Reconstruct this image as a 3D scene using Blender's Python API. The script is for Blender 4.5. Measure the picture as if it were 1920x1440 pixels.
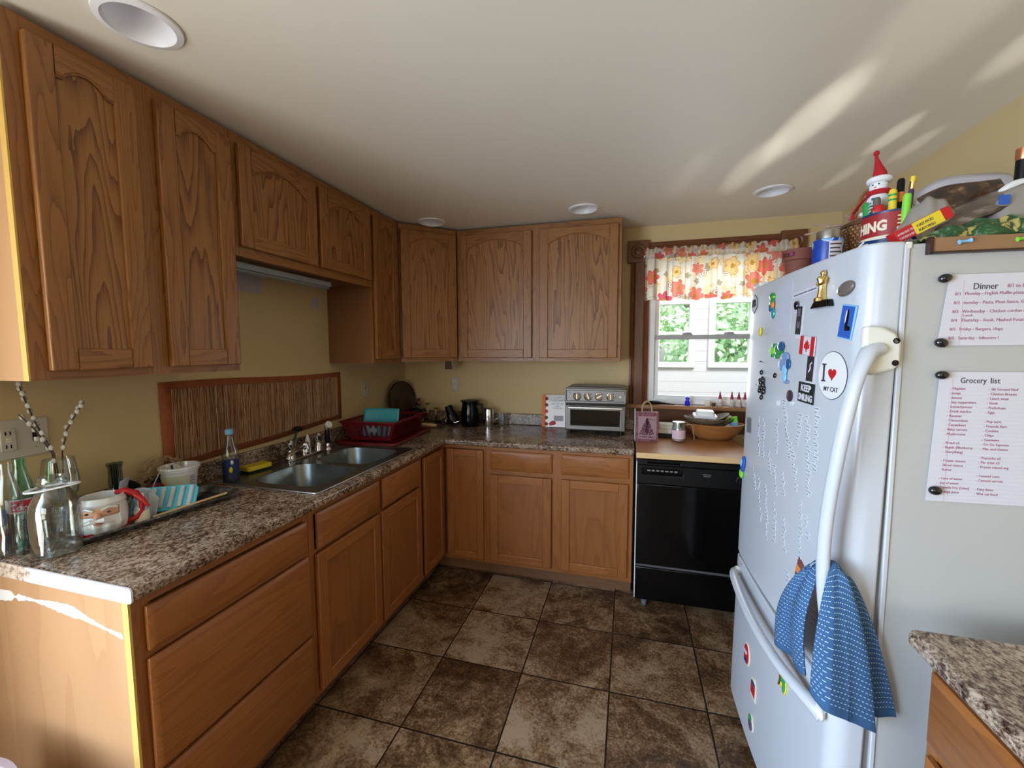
import bpy, bmesh, math, random
from math import pi, sin, cos, radians, sqrt, atan2
from mathutils import Vector, Matrix, Euler, Quaternion

random.seed(7)
SC = bpy.context.scene
COL = SC.collection
for o in list(bpy.data.objects):
    bpy.data.objects.remove(o)

# ------------------------------------------------------------ camera, world, light, exposure
CAM_POS = Vector((1.7891, -3.1196, 1.4847))
YAW, PITCH, ROLL, FPX = 0.2713, -0.0797, -0.0031, 787.6
_f = Vector((-sin(YAW) * cos(PITCH), cos(YAW) * cos(PITCH), sin(PITCH)))
_r = _f.cross(Vector((0, 0, 1))).normalized()
_u = _r.cross(_f)
_r2 = cos(ROLL) * _r + sin(ROLL) * _u
_u2 = -sin(ROLL) * _r + cos(ROLL) * _u
cam_d = bpy.data.cameras.new('camera')
cam_d.sensor_width = 36.0
cam_d.lens = FPX * 36.0 / 1920.0
cam_d.clip_start = 0.02
cam = bpy.data.objects.new('camera', cam_d)
cam.matrix_world = Matrix(((_r2.x, _u2.x, -_f.x, CAM_POS.x), (_r2.y, _u2.y, -_f.y, CAM_POS.y),
                           (_r2.z, _u2.z, -_f.z, CAM_POS.z), (0, 0, 0, 1)))
COL.objects.link(cam)
SC.camera = cam

SC.view_settings.view_transform = 'Standard'
SC.view_settings.look = 'None'
SC.view_settings.gamma = 1.0
SC.view_settings.use_curve_mapping = False
SC.view_settings.exposure = -0.32
SC.cycles.use_denoising = True
SC.cycles.max_bounces = 10
SC.cycles.transparent_max_bounces = 16
SC.cycles.sample_clamp_indirect = 6.0

wd = bpy.data.worlds.new('world')
SC.world = wd
wd.use_nodes = True
wn = wd.node_tree.nodes
wl = wd.node_tree.links
sky = wn.new('ShaderNodeTexSky')
sky.sky_type = 'NISHITA'
sky.sun_elevation = radians(48)
sky.sun_rotation = radians(200)
sky.sun_disc = False
sky.air_density = 1.0
sky.dust_density = 2.0
bgn = wn['Background']
wl.new(sky.outputs[0], bgn.inputs[0])
bgn.inputs[1].default_value = 0.55


def lamp(name, kind, loc, rot=None, energy=10, color=(1, 1, 1), target=None, **kw):
    d = bpy.data.lights.new(name, kind)
    d.energy = energy
    d.color = color
    for k, v in kw.items():
        setattr(d, k, v)
    o = bpy.data.objects.new(name, d)
    o.location = loc
    if target is not None:
        o.rotation_euler = (Vector(target) - Vector(loc)).to_track_quat('-Z', 'Y').to_euler()
    elif rot:
        o.rotation_euler = rot
    COL.objects.link(o)
    return o


# sun on the garden beyond the porch (never enters the kitchen: the house roof is in its way)
lamp('sun', 'SUN', (3, 6, 8), energy=6.0, color=(1, .95, .85), rot=(radians(-38), 0, radians(-150)), angle=radians(1))
# daylight through the big side window beyond the cabinet end; weak warm fill added behind the camera
lamp('daylight_sky', 'AREA', (-0.16, -3.95, 1.35), target=(2.2, -2.1, .25), energy=82, color=(.36, .63, 1.0),
     shape='RECTANGLE', size=1.7, size_y=1.5, spread=radians(115))
lamp('daylight_ground', 'AREA', (-0.16, -3.95, 1.05), target=(1.6, -3.2, 2.1), energy=80, color=(1.0, .97, .88),
     shape='RECTANGLE', size=1.7, size_y=1.3)
lamp('rear_fill', 'AREA', (1.3, -6.3, 1.55), rot=(radians(90), 0, 0), energy=24, color=(1.0, .93, .82),
     shape='RECTANGLE', size=1.8, size_y=1.2)
lamp('daylight_back_window', 'AREA', (2.32, 0.30, 1.60), rot=(radians(-90), 0, 0), energy=14, color=(.93, .97, 1.0),
     shape='RECTANGLE', size=.74, size_y=.9)
# bare spots added in the unseen rear room for the ceiling's sun glints
for i, (tx, ty, sx, w, e) in enumerate([(2.42, -1.24, 3.05, 1.8, 1800), (2.32, -0.87, 3.0, 1.5, 1150), (2.78, -1.03, 3.06, .85, 1300),
                                        (2.86, -1.60, 3.02, 1.5, 900), (2.78, -0.63, 3.05, .75, 700), (2.92, -0.91, 3.02, .75, 800),
                                        (2.55, -1.75, 3.02, 3.4, 380), (2.05, -0.85, 3.0, 1.3, 300)]):
    lamp('ceiling_glint_spot', 'SPOT', (sx, -5.7, 1.22), target=(tx, ty, 2.333), energy=e, color=(1, .98, .9),
         spot_size=radians(w * 1.35), spot_blend=.9, shadow_soft_size=.01)

# ------------------------------------------------------------ mesh builder


class MB:
    def __init__(s):
        s.v = []; s.f = []; s.m = []; s.uv = {}

    def add(s, vs, fs, m=0):
        b = len(s.v)
        s.v += [tuple(p) for p in vs]
        s.f += [tuple(b + i for i in f) for f in fs]
        s.m += [m] * len(fs)
        return s

    def box(s, x0, x1, y0, y1, z0, z1, m=0):
        return s.add([(x0, y0, z0), (x1, y0, z0), (x1, y1, z0), (x0, y1, z0), (x0, y0, z1), (x1, y0, z1), (x1, y1, z1), (x0, y1, z1)],
                     [(0, 3, 2, 1), (4, 5, 6, 7), (0, 1, 5, 4), (1, 2, 6, 5), (2, 3, 7, 6), (3, 0, 4, 7)], m)

    def prism(s, poly, ax, a, b, m=0):
        n = len(poly)
        def P(p, t):
            return {'x': (t, p[0], p[1]), 'y': (p[0], t, p[1]), 'z': (p[0], p[1], t)}[ax]
        vs = [P(p, a) for p in poly] + [P(p, b) for p in poly]
        fs = [tuple(range(n))[::-1], tuple(range(n, 2 * n))] + [(i, (i + 1) % n, n + (i + 1) % n, n + i) for i in range(n)]
        return s.add(vs, fs, m)

    def tube(s, pts, r, n=10, m=0, flat=1.0):
        pts = [Vector(p) for p in pts]
        N = len(pts)
        rs = r if isinstance(r, (list, tuple)) else [r] * N
        t0 = (pts[1] - pts[0]).normalized()
        up = Vector((0, 0, 1)) if abs(t0.z) < .9 else Vector((1, 0, 0))
        side = t0.cross(up).normalized()
        vs = []
        for i in range(N):
            t = (pts[min(i + 1, N - 1)] - pts[max(i - 1, 0)]).normalized()
            side = (side - t * side.dot(t)).normalized()
            u2 = t.cross(side)
            for k in range(n):
                a = 2 * pi * k / n
                vs.append(pts[i] + rs[i] * (cos(a) * side + sin(a) * u2 * flat))
        fs = [(i * n + k, i * n + (k + 1) % n, (i + 1) * n + (k + 1) % n, (i + 1) * n + k) for i in range(N - 1) for k in range(n)]
        fs += [tuple(range(n))[::-1], tuple(range((N - 1) * n, N * n))]
        return s.add(vs, fs, m)

    def lathe(s, prof, n=32, c=(0, 0, 0), m=0, caps=True, a0=0):
        vs = []
        for (r, z) in prof:
            for k in range(n):
                a = a0 + 2 * pi * k / n
                vs.append((c[0] + r * cos(a), c[1] + r * sin(a), c[2] + z))
        N = len(prof)
        fs = [(i * n + k, i * n + (k + 1) % n, (i + 1) * n + (k + 1) % n, (i + 1) * n + k) for i in range(N - 1) for k in range(n)]
        if caps:
            fs += [tuple(range(n))[::-1], tuple(range((N - 1) * n, N * n))]
        return s.add(vs, fs, m)

    def ball(s, c, r, n=16, k=10, m=0):
        r = r if isinstance(r, (list, tuple)) else (r, r, r)
        vs = [(c[0], c[1], c[2] - r[2])]
        for i in range(1, k):
            ph = -pi / 2 + pi * i / k
            for j in range(n):
                a = 2 * pi * j / n
                vs.append((c[0] + r[0] * cos(ph) * cos(a), c[1] + r[1] * cos(ph) * sin(a), c[2] + r[2] * sin(ph)))
        vs.append((c[0], c[1], c[2] + r[2]))
        fs = [(0, 1 + (j + 1) % n, 1 + j) for j in range(n)]
        for i in range(k - 2):
            fs += [(1 + i * n + j, 1 + i * n + (j + 1) % n, 1 + (i + 1) * n + (j + 1) % n, 1 + (i + 1) * n + j) for j in range(n)]
        L = 1 + (k - 2) * n
        fs += [(L + j, L + (j + 1) % n, len(vs) - 1) for j in range(n)]
        return s.add(vs, fs, m)

    def grid(s, fn, nu, nv, m=0, uvs=(1, 1)):
        b = len(s.v)
        for j in range(nv + 1):
            for i in range(nu + 1):
                u, v = i / nu, j / nv
                s.uv[len(s.v)] = (u * uvs[0], v * uvs[1])
                s.v.append(tuple(fn(u, v)))
        for j in range(nv):
            for i in range(nu):
                a = b + j * (nu + 1) + i
                s.f.append((a, a + 1, a + nu + 2, a + nu + 1)); s.m.append(m)
        return s

    def slab(s, xs, ys, keep, z0, z1, m=0, ax='z'):
        """cells of the grid xs x ys for which keep(i, j) is true, as one solid with no inner walls"""
        def P(x, y, t):
            return {'z': (x, y, t), 'y': (x, t, y), 'x': (t, x, y)}[ax]
        nx, ny = len(xs), len(ys)
        b = len(s.v)
        s.v += [P(x, y, z0) for y in ys for x in xs] + [P(x, y, z1) for y in ys for x in xs]
        T = nx * ny
        K = lambda i, j: 0 <= i < nx - 1 and 0 <= j < ny - 1 and keep(i, j)
        for j in range(ny - 1):
            for i in range(nx - 1):
                if not K(i, j): continue
                a = b + j * nx + i; c = a + 1; d = a + nx + 1; e = a + nx
                fs = [(a, e, d, c), (a + T, c + T, d + T, e + T)]
                if not K(i, j - 1): fs.append((a, c, c + T, a + T))
                if not K(i + 1, j): fs.append((c, d, d + T, c + T))
                if not K(i, j + 1): fs.append((d, e, e + T, d + T))
                if not K(i - 1, j): fs.append((e, a, a + T, e + T))
                s.f += fs; s.m += [m] * len(fs)
        return s

    def xf(s, M, start=0):
        for i in range(start, len(s.v)):
            s.v[i] = tuple(M @ Vector(s.v[i]))
        return s

    def build(s, name, mats, parent=None, bevel=0, seg=2, sub=0, smooth=35, solid=0, M=None, off=None, label=None):
        me = bpy.data.meshes.new(name)
        vs = s.v if off is None else [(p[0] - off[0], p[1] - off[1], p[2] - off[2]) for p in s.v]
        me.from_pydata(vs, [], s.f)
        if not isinstance(mats, (list, tuple)):
            mats = [mats]
        for mt in mats:
            me.materials.append(mt)
        me.polygons.foreach_set('material_index', s.m)
        if s.uv:
            ul = me.uv_layers.new(name='uv')
            for lp in me.loops:
                ul.data[lp.index].uv = s.uv.get(lp.vertex_index, (0, 0))
        bm = bmesh.new(); bm.from_mesh(me)
        bmesh.ops.recalc_face_normals(bm, faces=bm.faces)
        bm.to_mesh(me); bm.free()
        if smooth:
            me.shade_smooth()
            me.set_sharp_from_angle(angle=radians(smooth))
        o = bpy.data.objects.new(name, me)
        COL.objects.link(o)
        if parent is not None:
            o.parent = parent
        if M is not None:
            o.matrix_local = M
        if solid:
            k = o.modifiers.new('solid', 'SOLIDIFY'); k.thickness = solid; k.offset = 0
        if bevel:
            k = o.modifiers.new('bevel', 'BEVEL'); k.width = bevel; k.segments = seg; k.limit_method = 'ANGLE'
            k.angle_limit = radians(40); k.harden_normals = False
        if sub:
            k = o.modifiers.new('sub', 'SUBSURF'); k.levels = sub; k.render_levels = sub
        if label:
            o['label'] = label
        return o


def tag(o, label=None, cat=None, group=None, kind=None):
    if label: o['label'] = label
    if cat: o['category'] = cat
    if group: o['group'] = group
    if kind: o['kind'] = kind
    return o


def thing(name, label, cat, loc=(0, 0, 0), rz=0, group=None, M=None, kind=None):
    o = bpy.data.objects.new(name, None)
    o.empty_display_size = .05
    COL.objects.link(o)
    if M is not None:
        o.matrix_world = M
    else:
        o.location = loc
        o.rotation_euler = (0, 0, rz)
    return tag(o, label, cat, group, kind)


def kids(o):
    return [c for c in COL.objects if c.parent == o]


def dup(root, loc=None, rz=None, label=None, M=None, scale=None):
    r = root.copy(); COL.objects.link(r)
    if M is not None: r.matrix_world = M
    if loc is not None: r.location = loc
    if rz is not None: r.rotation_euler = (0, 0, rz)
    if scale is not None: r.scale = (scale,) * 3
    if label: r['label'] = label
    for ch in kids(root):
        c = ch.copy(); COL.objects.link(c); c.parent = r
        for g in kids(ch):
            d = g.copy(); COL.objects.link(d); d.parent = c
    return r


def text(s, size, mat, parent, loc=(0, 0, 0), rot=(pi / 2, 0, 0), name='lettering', align='LEFT', ext=.0004, shear=0, bold=0, sx=1, spacing=1, line=1):
    cu = bpy.data.curves.new('t', 'FONT')
    cu.body = s; cu.size = size; cu.align_x = align; cu.extrude = ext; cu.shear = shear; cu.offset = bold; cu.resolution_u = 2
    cu.space_character = spacing; cu.space_line = line
    tmp = bpy.data.objects.new('t', cu)
    me = bpy.data.meshes.new_from_object(tmp)
    bpy.data.objects.remove(tmp)
    me.materials.clear(); me.materials.append(mat); me.name = name
    o = bpy.data.objects.new(name, me)
    COL.objects.link(o)
    o.parent = parent; o.location = loc; o.rotation_euler = rot; o.scale = (sx, 1, 1)
    return o


def rrect(x0, x1, y0, y1, r, n=5):
    out = []
    for cx, cy, a in ((x1 - r, y1 - r, 0), (x0 + r, y1 - r, 90), (x0 + r, y0 + r, 180), (x1 - r, y0 + r, 270)):
        for k in range(n + 1):
            t = radians(a + 90 * k / n)
            out.append((cx + r * cos(t), cy + r * sin(t)))
    return out


# ------------------------------------------------------------ materials
def sget(n, *names):
    for k in names:
        if k in n.inputs: return n.inputs[k]


def mat(name, color=(.5, .5, .5), rough=.5, metal=0, spec=.5, trans=0, ior=1.45, emit=None, es=0, coat=0, alpha=1, sss=0):
    m = bpy.data.materials.new(name); m.use_nodes = True
    b = m.node_tree.nodes['Principled BSDF']
    b.inputs['Base Color'].default_value = (*color, 1)
    b.inputs['Roughness'].default_value = rough
    b.inputs['Metallic'].default_value = metal
    sget(b, 'Specular IOR Level').default_value = spec
    sget(b, 'Transmission Weight').default_value = trans
    b.inputs['IOR'].default_value = ior
    sget(b, 'Coat Weight').default_value = coat
    b.inputs['Alpha'].default_value = alpha
    if emit:
        sget(b, 'Emission Color').default_value = (*emit, 1)
        b.inputs['Emission Strength'].default_value = es
    return m


class NT:
    """small node-graph helper"""
    def __init__(s, name, **kw):
        s.m = mat(name, **kw); s.t = s.m.node_tree; s.b = s.t.nodes['Principled BSDF']

    def n(s, typ, **kw):
        nd = s.t.nodes.new('ShaderNode' + typ)
        for k, v in kw.items():
            if k.startswith('i_'):
                nd.inputs[k[2:].replace('_', ' ')].default_value = v
            else:
                setattr(nd, k, v)
        return nd

    def L(s, a, b):
        s.t.links.new(a, b)

    def math(s, op, a, b=None, c=None, clamp=False):
        nd = s.t.nodes.new('ShaderNodeMath'); nd.operation = op; nd.use_clamp = clamp
        for i, x in enumerate((a, b, c)):
            if x is None: continue
            if isinstance(x, (int, float)): nd.inputs[i].default_value = x
            else: s.L(x, nd.inputs[i])
        return nd.outputs[0]

    def coord(s, kind='Object', rnd=0, scale=(1, 1, 1), loc=(0, 0, 0)):
        tc = s.n('TexCoord'); out = tc.outputs[kind]
        if rnd:
            oi = s.n('ObjectInfo')
            vm = s.n('VectorMath', operation='MULTIPLY_ADD')
            cx = s.n('CombineXYZ')
            for i in range(3): s.L(oi.outputs['Random'], cx.inputs[i])
            s.L(cx.outputs[0], vm.inputs[0]); vm.inputs[1].default_value = (rnd, rnd * 1.7, rnd * 2.3)
            s.L(out, vm.inputs[2]); out = vm.outputs[0]
        mp = s.n('Mapping'); mp.inputs['Scale'].default_value = scale; mp.inputs['Location'].default_value = loc
        s.L(out, mp.inputs[0])
        return mp.outputs[0]

    def noise(s, vec, scale=5, detail=3, rough=.5, dist=0, out=0):
        nd = s.n('TexNoise'); nd.inputs['Scale'].default_value = scale; nd.inputs['Detail'].default_value = detail
        nd.inputs['Roughness'].default_value = rough; nd.inputs['Distortion'].default_value = dist
        s.L(vec, nd.inputs['Vector'])
        return nd.outputs[out]

    def ramp(s, fac, stops, interp='LINEAR'):
        nd = s.n('ValToRGB'); cr = nd.color_ramp; cr.interpolation = interp
        while len(cr.elements) < len(stops): cr.elements.new(.5)
        for e, (p, c) in zip(cr.elements, stops):
            e.position = p; e.color = (*c, 1) if len(c) == 3 else c
        s.L(fac, nd.inputs[0])
        return nd.outputs[0]

    def mix(s, fac, a, b, blend='MIX'):
        nd = s.n('Mix'); nd.data_type = 'RGBA'; nd.blend_type = blend; nd.clamp_factor = True
        for sock, x in ((nd.inputs[0], fac), (nd.inputs[6], a), (nd.inputs[7], b)):
            if isinstance(x, (int, float)): sock.default_value = x
            elif isinstance(x, tuple): sock.default_value = (*x, 1) if len(x) == 3 else x
            else: s.L(x, sock)
        return nd.outputs[2]

    def base(s, c): s.L(c, s.b.inputs['Base Color'])
    def rough(s, c): s.L(c, s.b.inputs['Roughness'])

    def bump(s, h, strength=.3, dist=.002):
        nd = s.n('Bump'); nd.inputs['Strength'].default_value = strength; nd.inputs['Distance'].default_value = dist
        s.L(h, nd.inputs['Height']); s.L(nd.outputs[0], s.b.inputs['Normal'])


def wood(name, c1, c2, axis='z', rings=20, sc=8.5, rough=.40, line=.62, pores=.5, rnd=9, stretch=.105, coat=.04):
    """plain-sawn grain running along AXIS"""
    g = NT(name, rough=rough, coat=coat)
    g.b.inputs['Coat Roughness'].default_value = .3
    st = {'x': (stretch, 1, 1), 'y': (1, stretch, 1), 'z': (1, 1, stretch)}[axis]
    v = g.coord('Object', rnd=rnd, scale=st)
    big = g.noise(v, sc, 2.2, .42, .12)
    big = g.math('ADD', big, g.math('MULTIPLY', g.math('SUBTRACT', g.noise(v, sc * 9, 2, .5), .5), .035))
    r = g.math('MULTIPLY', big, rings)
    fr = g.math('FRACT', r)
    # one-sided dark edge of each ring
    ed = g.math('POWER', fr, 2.6)
    st2 = {'x': (stretch * .22, 1, 1), 'y': (1, stretch * .22, 1), 'z': (1, 1, stretch * .22)}[axis]
    v2 = g.coord('Object', rnd=rnd, scale=st2)
    por = g.noise(v2, 330, 2, .7)
    por = g.math('SUBTRACT', por, .5)
    por = g.math('MULTIPLY', por, pores * 2)
    f = g.math('MULTIPLY', ed, line)
    f = g.math('ADD', f, por)
    tone = g.noise(v, 1.3, 1, .5)
    f = g.math('ADD', f, g.math('MULTIPLY', g.math('SUBTRACT', tone, .5), .5), clamp=True)
    col = g.mix(f, c1, c2)
    g.base(col)
    g.bump(f, .12, .0006)
    return g.m


OAK1, OAK2 = (.31, .132, .036), (.115, .036, .007)
M = {}
M['oak_v'] = wood('oak_vertical_grain', OAK1, OAK2, 'z')
M['oak_h'] = wood('oak_level_grain', OAK1, OAK2, 'x')
M['oak_panel'] = wood('oak_panel_grain', (.33, .146, .040), (.105, .033, .006), 'z', rings=19, sc=6.5, line=.88)
OB1, OB2 = (.32, .112, .026), (.165, .050, .010)
M['base_v'] = wood('base_oak_vertical', OB1, OB2, 'z', line=.5, pores=.35)
M['base_h'] = wood('base_oak_level', OB1, OB2, 'x', rings=12, line=.5, pores=.35)
M['base_panel'] = wood('base_oak_panel', (.295, .102, .024), OB2, 'z', rings=11, sc=5, line=.5, pores=.35)
M['end_panel'] = wood('pale_end_panel', (.52, .29, .14), (.40, .20, .085), 'z', rings=6, sc=5, line=.4, pores=.12, rough=.3)
M['raw_edge'] = mat('yellow_raw_edge', (.66, .42, .10), .6)
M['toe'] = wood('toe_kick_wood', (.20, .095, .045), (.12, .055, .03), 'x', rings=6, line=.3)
M['cab_side'] = wood('dark_cabinet_side', (.22, .095, .04), (.14, .055, .022), 'z', rings=4, sc=3, line=.3, pores=.15)
M['wood_top'] = wood('orange_wood_top', (.46, .205, .072), (.34, .13, .04), 'x', rings=9, sc=3, line=.4, rough=.3)
M['wood_edge'] = wood('pale_wood_edge', (.72, .47, .22), (.58, .35, .15), 'x', rings=7, sc=3, line=.3, rough=.45)
M['dark_wood'] = wood('dark_stained_trim', (.17, .062, .024), (.075, .026, .012), 'z', rings=10, line=.6, rough=.35)
M['dark_wood_h'] = wood('dark_stained_trim_level', (.17, .062, .024), (.075, .026, .012), 'x', rings=10, line=.6, rough=.35)
M['bowl_wood'] = wood('bowl_wood', (.34, .135, .038), (.20, .07, .018), 'x', rings=7, sc=9, line=.35, rough=.35)
M['pale_stick'] = mat('pale_wood', (.62, .40, .20), .5)


def m_wall(name, col, patches=()):
    g = NT(name, rough=.7)
    v = g.coord('Object')
    n1 = g.noise(v, 2.2, 2, .5)
    c = g.mix(n1, tuple(x * .96 for x in col), tuple(min(1, x * 1.03) for x in col))
    geo = g.n('NewGeometry')
    sp = g.n('SeparateXYZ'); g.L(geo.outputs['Position'], sp.inputs[0])
    wob = g.math('MULTIPLY', g.math('SUBTRACT', g.noise(v, 30, 2), .5), .03)
    for (y0, y1, z0, z1, pc) in patches:
        dy = g.math('ABSOLUTE', g.math('SUBTRACT', sp.outputs['Y'], (y0 + y1) / 2))
        dz = g.math('ABSOLUTE', g.math('SUBTRACT', sp.outputs['Z'], (z0 + z1) / 2))
        a = g.math('SUBTRACT', dy, (y1 - y0) / 2)
        b = g.math('SUBTRACT', dz, (z1 - z0) / 2)
        mx = g.math('ADD', g.math('MAXIMUM', a, b), wob)
        k = g.math('MULTIPLY', mx, -120, clamp=True)
        c = g.mix(k, c, pc)
    g.base(c)
    g.bump(g.noise(v, 120, 2, .5), .08, .001)
    return g.m


YEL = (.60, .45, .225)
M['wall'] = m_wall('yellow_wall_paint', YEL)
M['wall_left'] = m_wall('yellow_wall_with_primer', YEL, [(-1.56, -1.385, 1.765, 1.93, (.46, .42, .42)), (-1.055, -.98, 1.73, 1.80, (.46, .42, .42))])
g = NT('ceiling_paint', rough=.55, color=(.72, .68, .60))
v = g.coord('Object')
g.base(g.mix(g.noise(v, .9, 2), (.80, .75, .645), (.84, .79, .685)))
g.bump(g.noise(v, 3.2, 2), .15, .01)
M['ceiling'] = g.m

# floor: big stone-look tiles
g = NT('stone_floor_tile', rough=.42)
tc = g.n('NewGeometry')
sp = g.n('SeparateXYZ'); g.L(tc.outputs['Position'], sp.inputs[0])
S = .394
tx = g.math('DIVIDE', g.math('SUBTRACT', sp.outputs['X'], .9445), S)
ty = g.math('DIVIDE', g.math('SUBTRACT', sp.outputs['Y'], -.9575), S)
fx, fy = g.math('FRACT', g.math('ADD', tx, 40)), g.math('FRACT', g.math('ADD', ty, 40))
dx = g.math('MINIMUM', fx, g.math('SUBTRACT', 1, fx)); dy = g.math('MINIMUM', fy, g.math('SUBTRACT', 1, fy))
dm = g.math('MINIMUM', dx, dy)
grout = g.math('LESS_THAN', dm, .0085)
cid = g.n('CombineXYZ'); g.L(g.math('FLOOR', g.math('ADD', tx, 40)), cid.inputs[0]); g.L(g.math('FLOOR', g.math('ADD', ty, 40)), cid.inputs[1])
wn_ = g.n('TexWhiteNoise', noise_dimensions='3D'); g.L(cid.outputs[0], wn_.inputs[0])
vo = g.n('VectorMath', operation='MULTIPLY_ADD'); g.L(wn_.outputs['Color'], vo.inputs[0]); vo.inputs[1].default_value = (20, 20, 20)
g.L(tc.outputs['Position'], vo.inputs[2])
pv = vo.outputs[0]
n1 = g.noise(pv, 3.4, 6, .62, .7)
n2 = g.noise(pv, 17, 8, .78, .5)
n3 = g.noise(pv, 90, 4, .7, .2)
f = g.math('ADD', g.math('MULTIPLY', n1, .55), g.math('ADD', g.math('MULTIPLY', n2, .40), g.math('MULTIPLY', n3, .30)))
f = g.math('SUBTRACT', f, .035)
f = g.math('ADD', f, g.math('MULTIPLY', g.math('SUBTRACT', wn_.outputs['Value'], .5), .07))
c = g.ramp(f, [(.44, (.022, .011, .005)), (.52, (.070, .034, .014)), (.57, (.135, .070, .031)), (.615, (.21, .122, .060)), (.70, (.36, .245, .145))])
c = g.mix(grout, c, (.012, .009, .007))
g.base(c)
g.rough(g.math('ADD', g.math('MULTIPLY', n2, .25), .24))
h = g.math('SUBTRACT', g.math('MULTIPLY', f, .5), grout)
g.bump(h, .5, .003)
M['tile'] = g.m


def m_counter(name, a, b, c3, d, gloss=.22):
    g = NT(name, rough=gloss)
    v = g.coord('Object')
    v2 = g.coord('Object', scale=(1, .72, 1))
    n1 = g.noise(v2, 75, 5, .72, .8)
    n2 = g.noise(v2, 190, 4, .7, .3)
    n3 = g.noise(v, 9, 3, .5)
    f = g.math('ADD', g.math('MULTIPLY', n1, .55), g.math('ADD', g.math('MULTIPLY', n2, .38), g.math('MULTIPLY', n3, .20)))
    g.base(g.ramp(f, [(.46, a), (.525, b), (.575, c3), (.65, d)]))
    return g.m


M['counter'] = m_counter('speckled_laminate', (.017, .009, .006), (.105, .060, .036), (.27, .182, .122), (.52, .405, .295))
M['white'] = mat('white_vinyl', (.80, .80, .78), .35)
M['white2'] = mat('white_paint', (.74, .74, .72), .5)
M['grey_vinyl'] = mat('grey_vinyl', (.42, .41, .40), .4)
M['fridge'] = mat('fridge_enamel', (.53, .54, .56), .30, coat=.2)
g = NT('fridge_side_shaded_enamel', rough=.42)  # darker, warmer than the door enamel: side's weaker light put into the colour
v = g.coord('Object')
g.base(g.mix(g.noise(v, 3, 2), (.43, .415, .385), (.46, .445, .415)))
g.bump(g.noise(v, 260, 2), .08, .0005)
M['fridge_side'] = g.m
M['cream_plastic'] = mat('aged_white_plastic', (.71, .69, .60), .3)
M['gasket'] = mat('grey_gasket', (.22, .21, .19), .6)
M['black'] = mat('black_plastic', (.004, .004, .004), .4, spec=.3)
M['black_gloss'] = mat('black_gloss', (.002, .002, .002), .10, spec=.35)
M['black_stone'] = mat('black_magnet', (.006, .006, .007), .18, coat=.6)
M['steel'] = mat('brushed_steel', (.52, .51, .49), .32, metal=1)
M['steel_soft'] = mat('sink_steel', (.20, .22, .21), .27, metal=.9)
M['chrome'] = mat('chrome', (.75, .75, .75), .08, metal=1)
M['oven_metal'] = mat('oven_metal', (.165, .158, .15), .36, metal=.8)
M['dark_glass'] = mat('dark_oven_glass', (.01, .01, .01), .05, coat=.5)
M['gold'] = mat('gold', (.75, .55, .22), .2, metal=1)
M['red'] = mat('red', (.50, .012, .015), .5)
M['red_plastic'] = mat('red_rack_plastic', (.15, .008, .012), .3)
M['cream'] = mat('cream', (.72, .64, .48), .6)
M['paper'] = mat('paper', (.60, .57, .60), .8)
M['paper_grey'] = mat('grey_paper', (.50, .50, .56), .7)
M['ink'] = mat('ink', (.05, .04, .06), .8)
M['ink_red'] = mat('red_ink', (.36, .13, .18), .8)
M['pink_line'] = mat('pink_rule', (.60, .32, .38), .8)
M['yellow'] = mat('yellow', (.72, .55, .03), .6)
M['green'] = mat('green', (.02, .30, .06), .4)
M['lime'] = mat('lime_green', (.22, .62, .05), .4)
M['teal'] = mat('teal', (.05, .32, .36), .4)
M['navy'] = mat('navy', (.01, .025, .11), .35)
M['blue'] = mat('blue', (.03, .10, .42), .4)
M['cobalt'] = mat('cobalt_glass', (.005, .02, .60), .1, coat=.5)
M['lblue'] = mat('light_blue', (.22, .50, .75), .4)
M['aqua'] = mat('aqua_silicone', (.10, .62, .78), .4)
M['brown'] = mat('brown', (.10, .045, .02), .6)
M['orange'] = mat('orange', (.75, .20, .04), .6)
M['purple'] = mat('purple', (.06, .02, .10), .4)
M['terracotta'] = mat('terracotta', (.18, .055, .035), .75)
M['pink'] = mat('pale_pink', (.72, .42, .42), .7)
M['maroon'] = mat('maroon', (.16, .02, .04), .7)
M['skin'] = mat('painted_skin', (.70, .36, .22), .35)
M['porcelain'] = mat('white_glaze', (.80, .79, .75), .12, coat=.6)
M['felt_white'] = mat('white_felt', (.74, .74, .74), .95)
M['tan'] = mat('tan', (.42, .28, .15), .7)
M['stone'] = mat('shell_grey', (.14, .11, .095), .3)
M['lilac'] = mat('lilac_grey', (.42, .38, .41), .6)
M['copper'] = mat('copper_foil', (.55, .22, .10), .3, metal=.7)


def m_glass(name, tint=(1, 1, 1), rough=.0, trans=.75):
    """thin-walled clear glass: straight-through light plus a glossy coat"""
    m = bpy.data.materials.new(name); m.use_nodes = True
    nt = m.node_tree; nt.nodes.clear()
    out = nt.nodes.new('ShaderNodeOutputMaterial')
    tr = nt.nodes.new('ShaderNodeBsdfTransparent'); tr.inputs[0].default_value = (*tint, 1)
    gl = nt.nodes.new('ShaderNodeBsdfGlossy'); gl.inputs['Roughness'].default_value = .03 + rough
    fr = nt.nodes.new('ShaderNodeLayerWeight'); fr.inputs[0].default_value = .35
    mp = nt.nodes.new('ShaderNodeMath'); mp.operation = 'MULTIPLY_ADD'; mp.inputs[1].default_value = .75; mp.inputs[2].default_value = .05
    nt.links.new(fr.outputs['Facing'], mp.inputs[0])
    mx = nt.nodes.new('ShaderNodeMixShader')
    nt.links.new(mp.outputs[0], mx.inputs[0]); nt.links.new(tr.outputs[0], mx.inputs[1]); nt.links.new(gl.outputs[0], mx.inputs[2])
    nt.links.new(mx.outputs[0], out.inputs[0])
    return m


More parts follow.
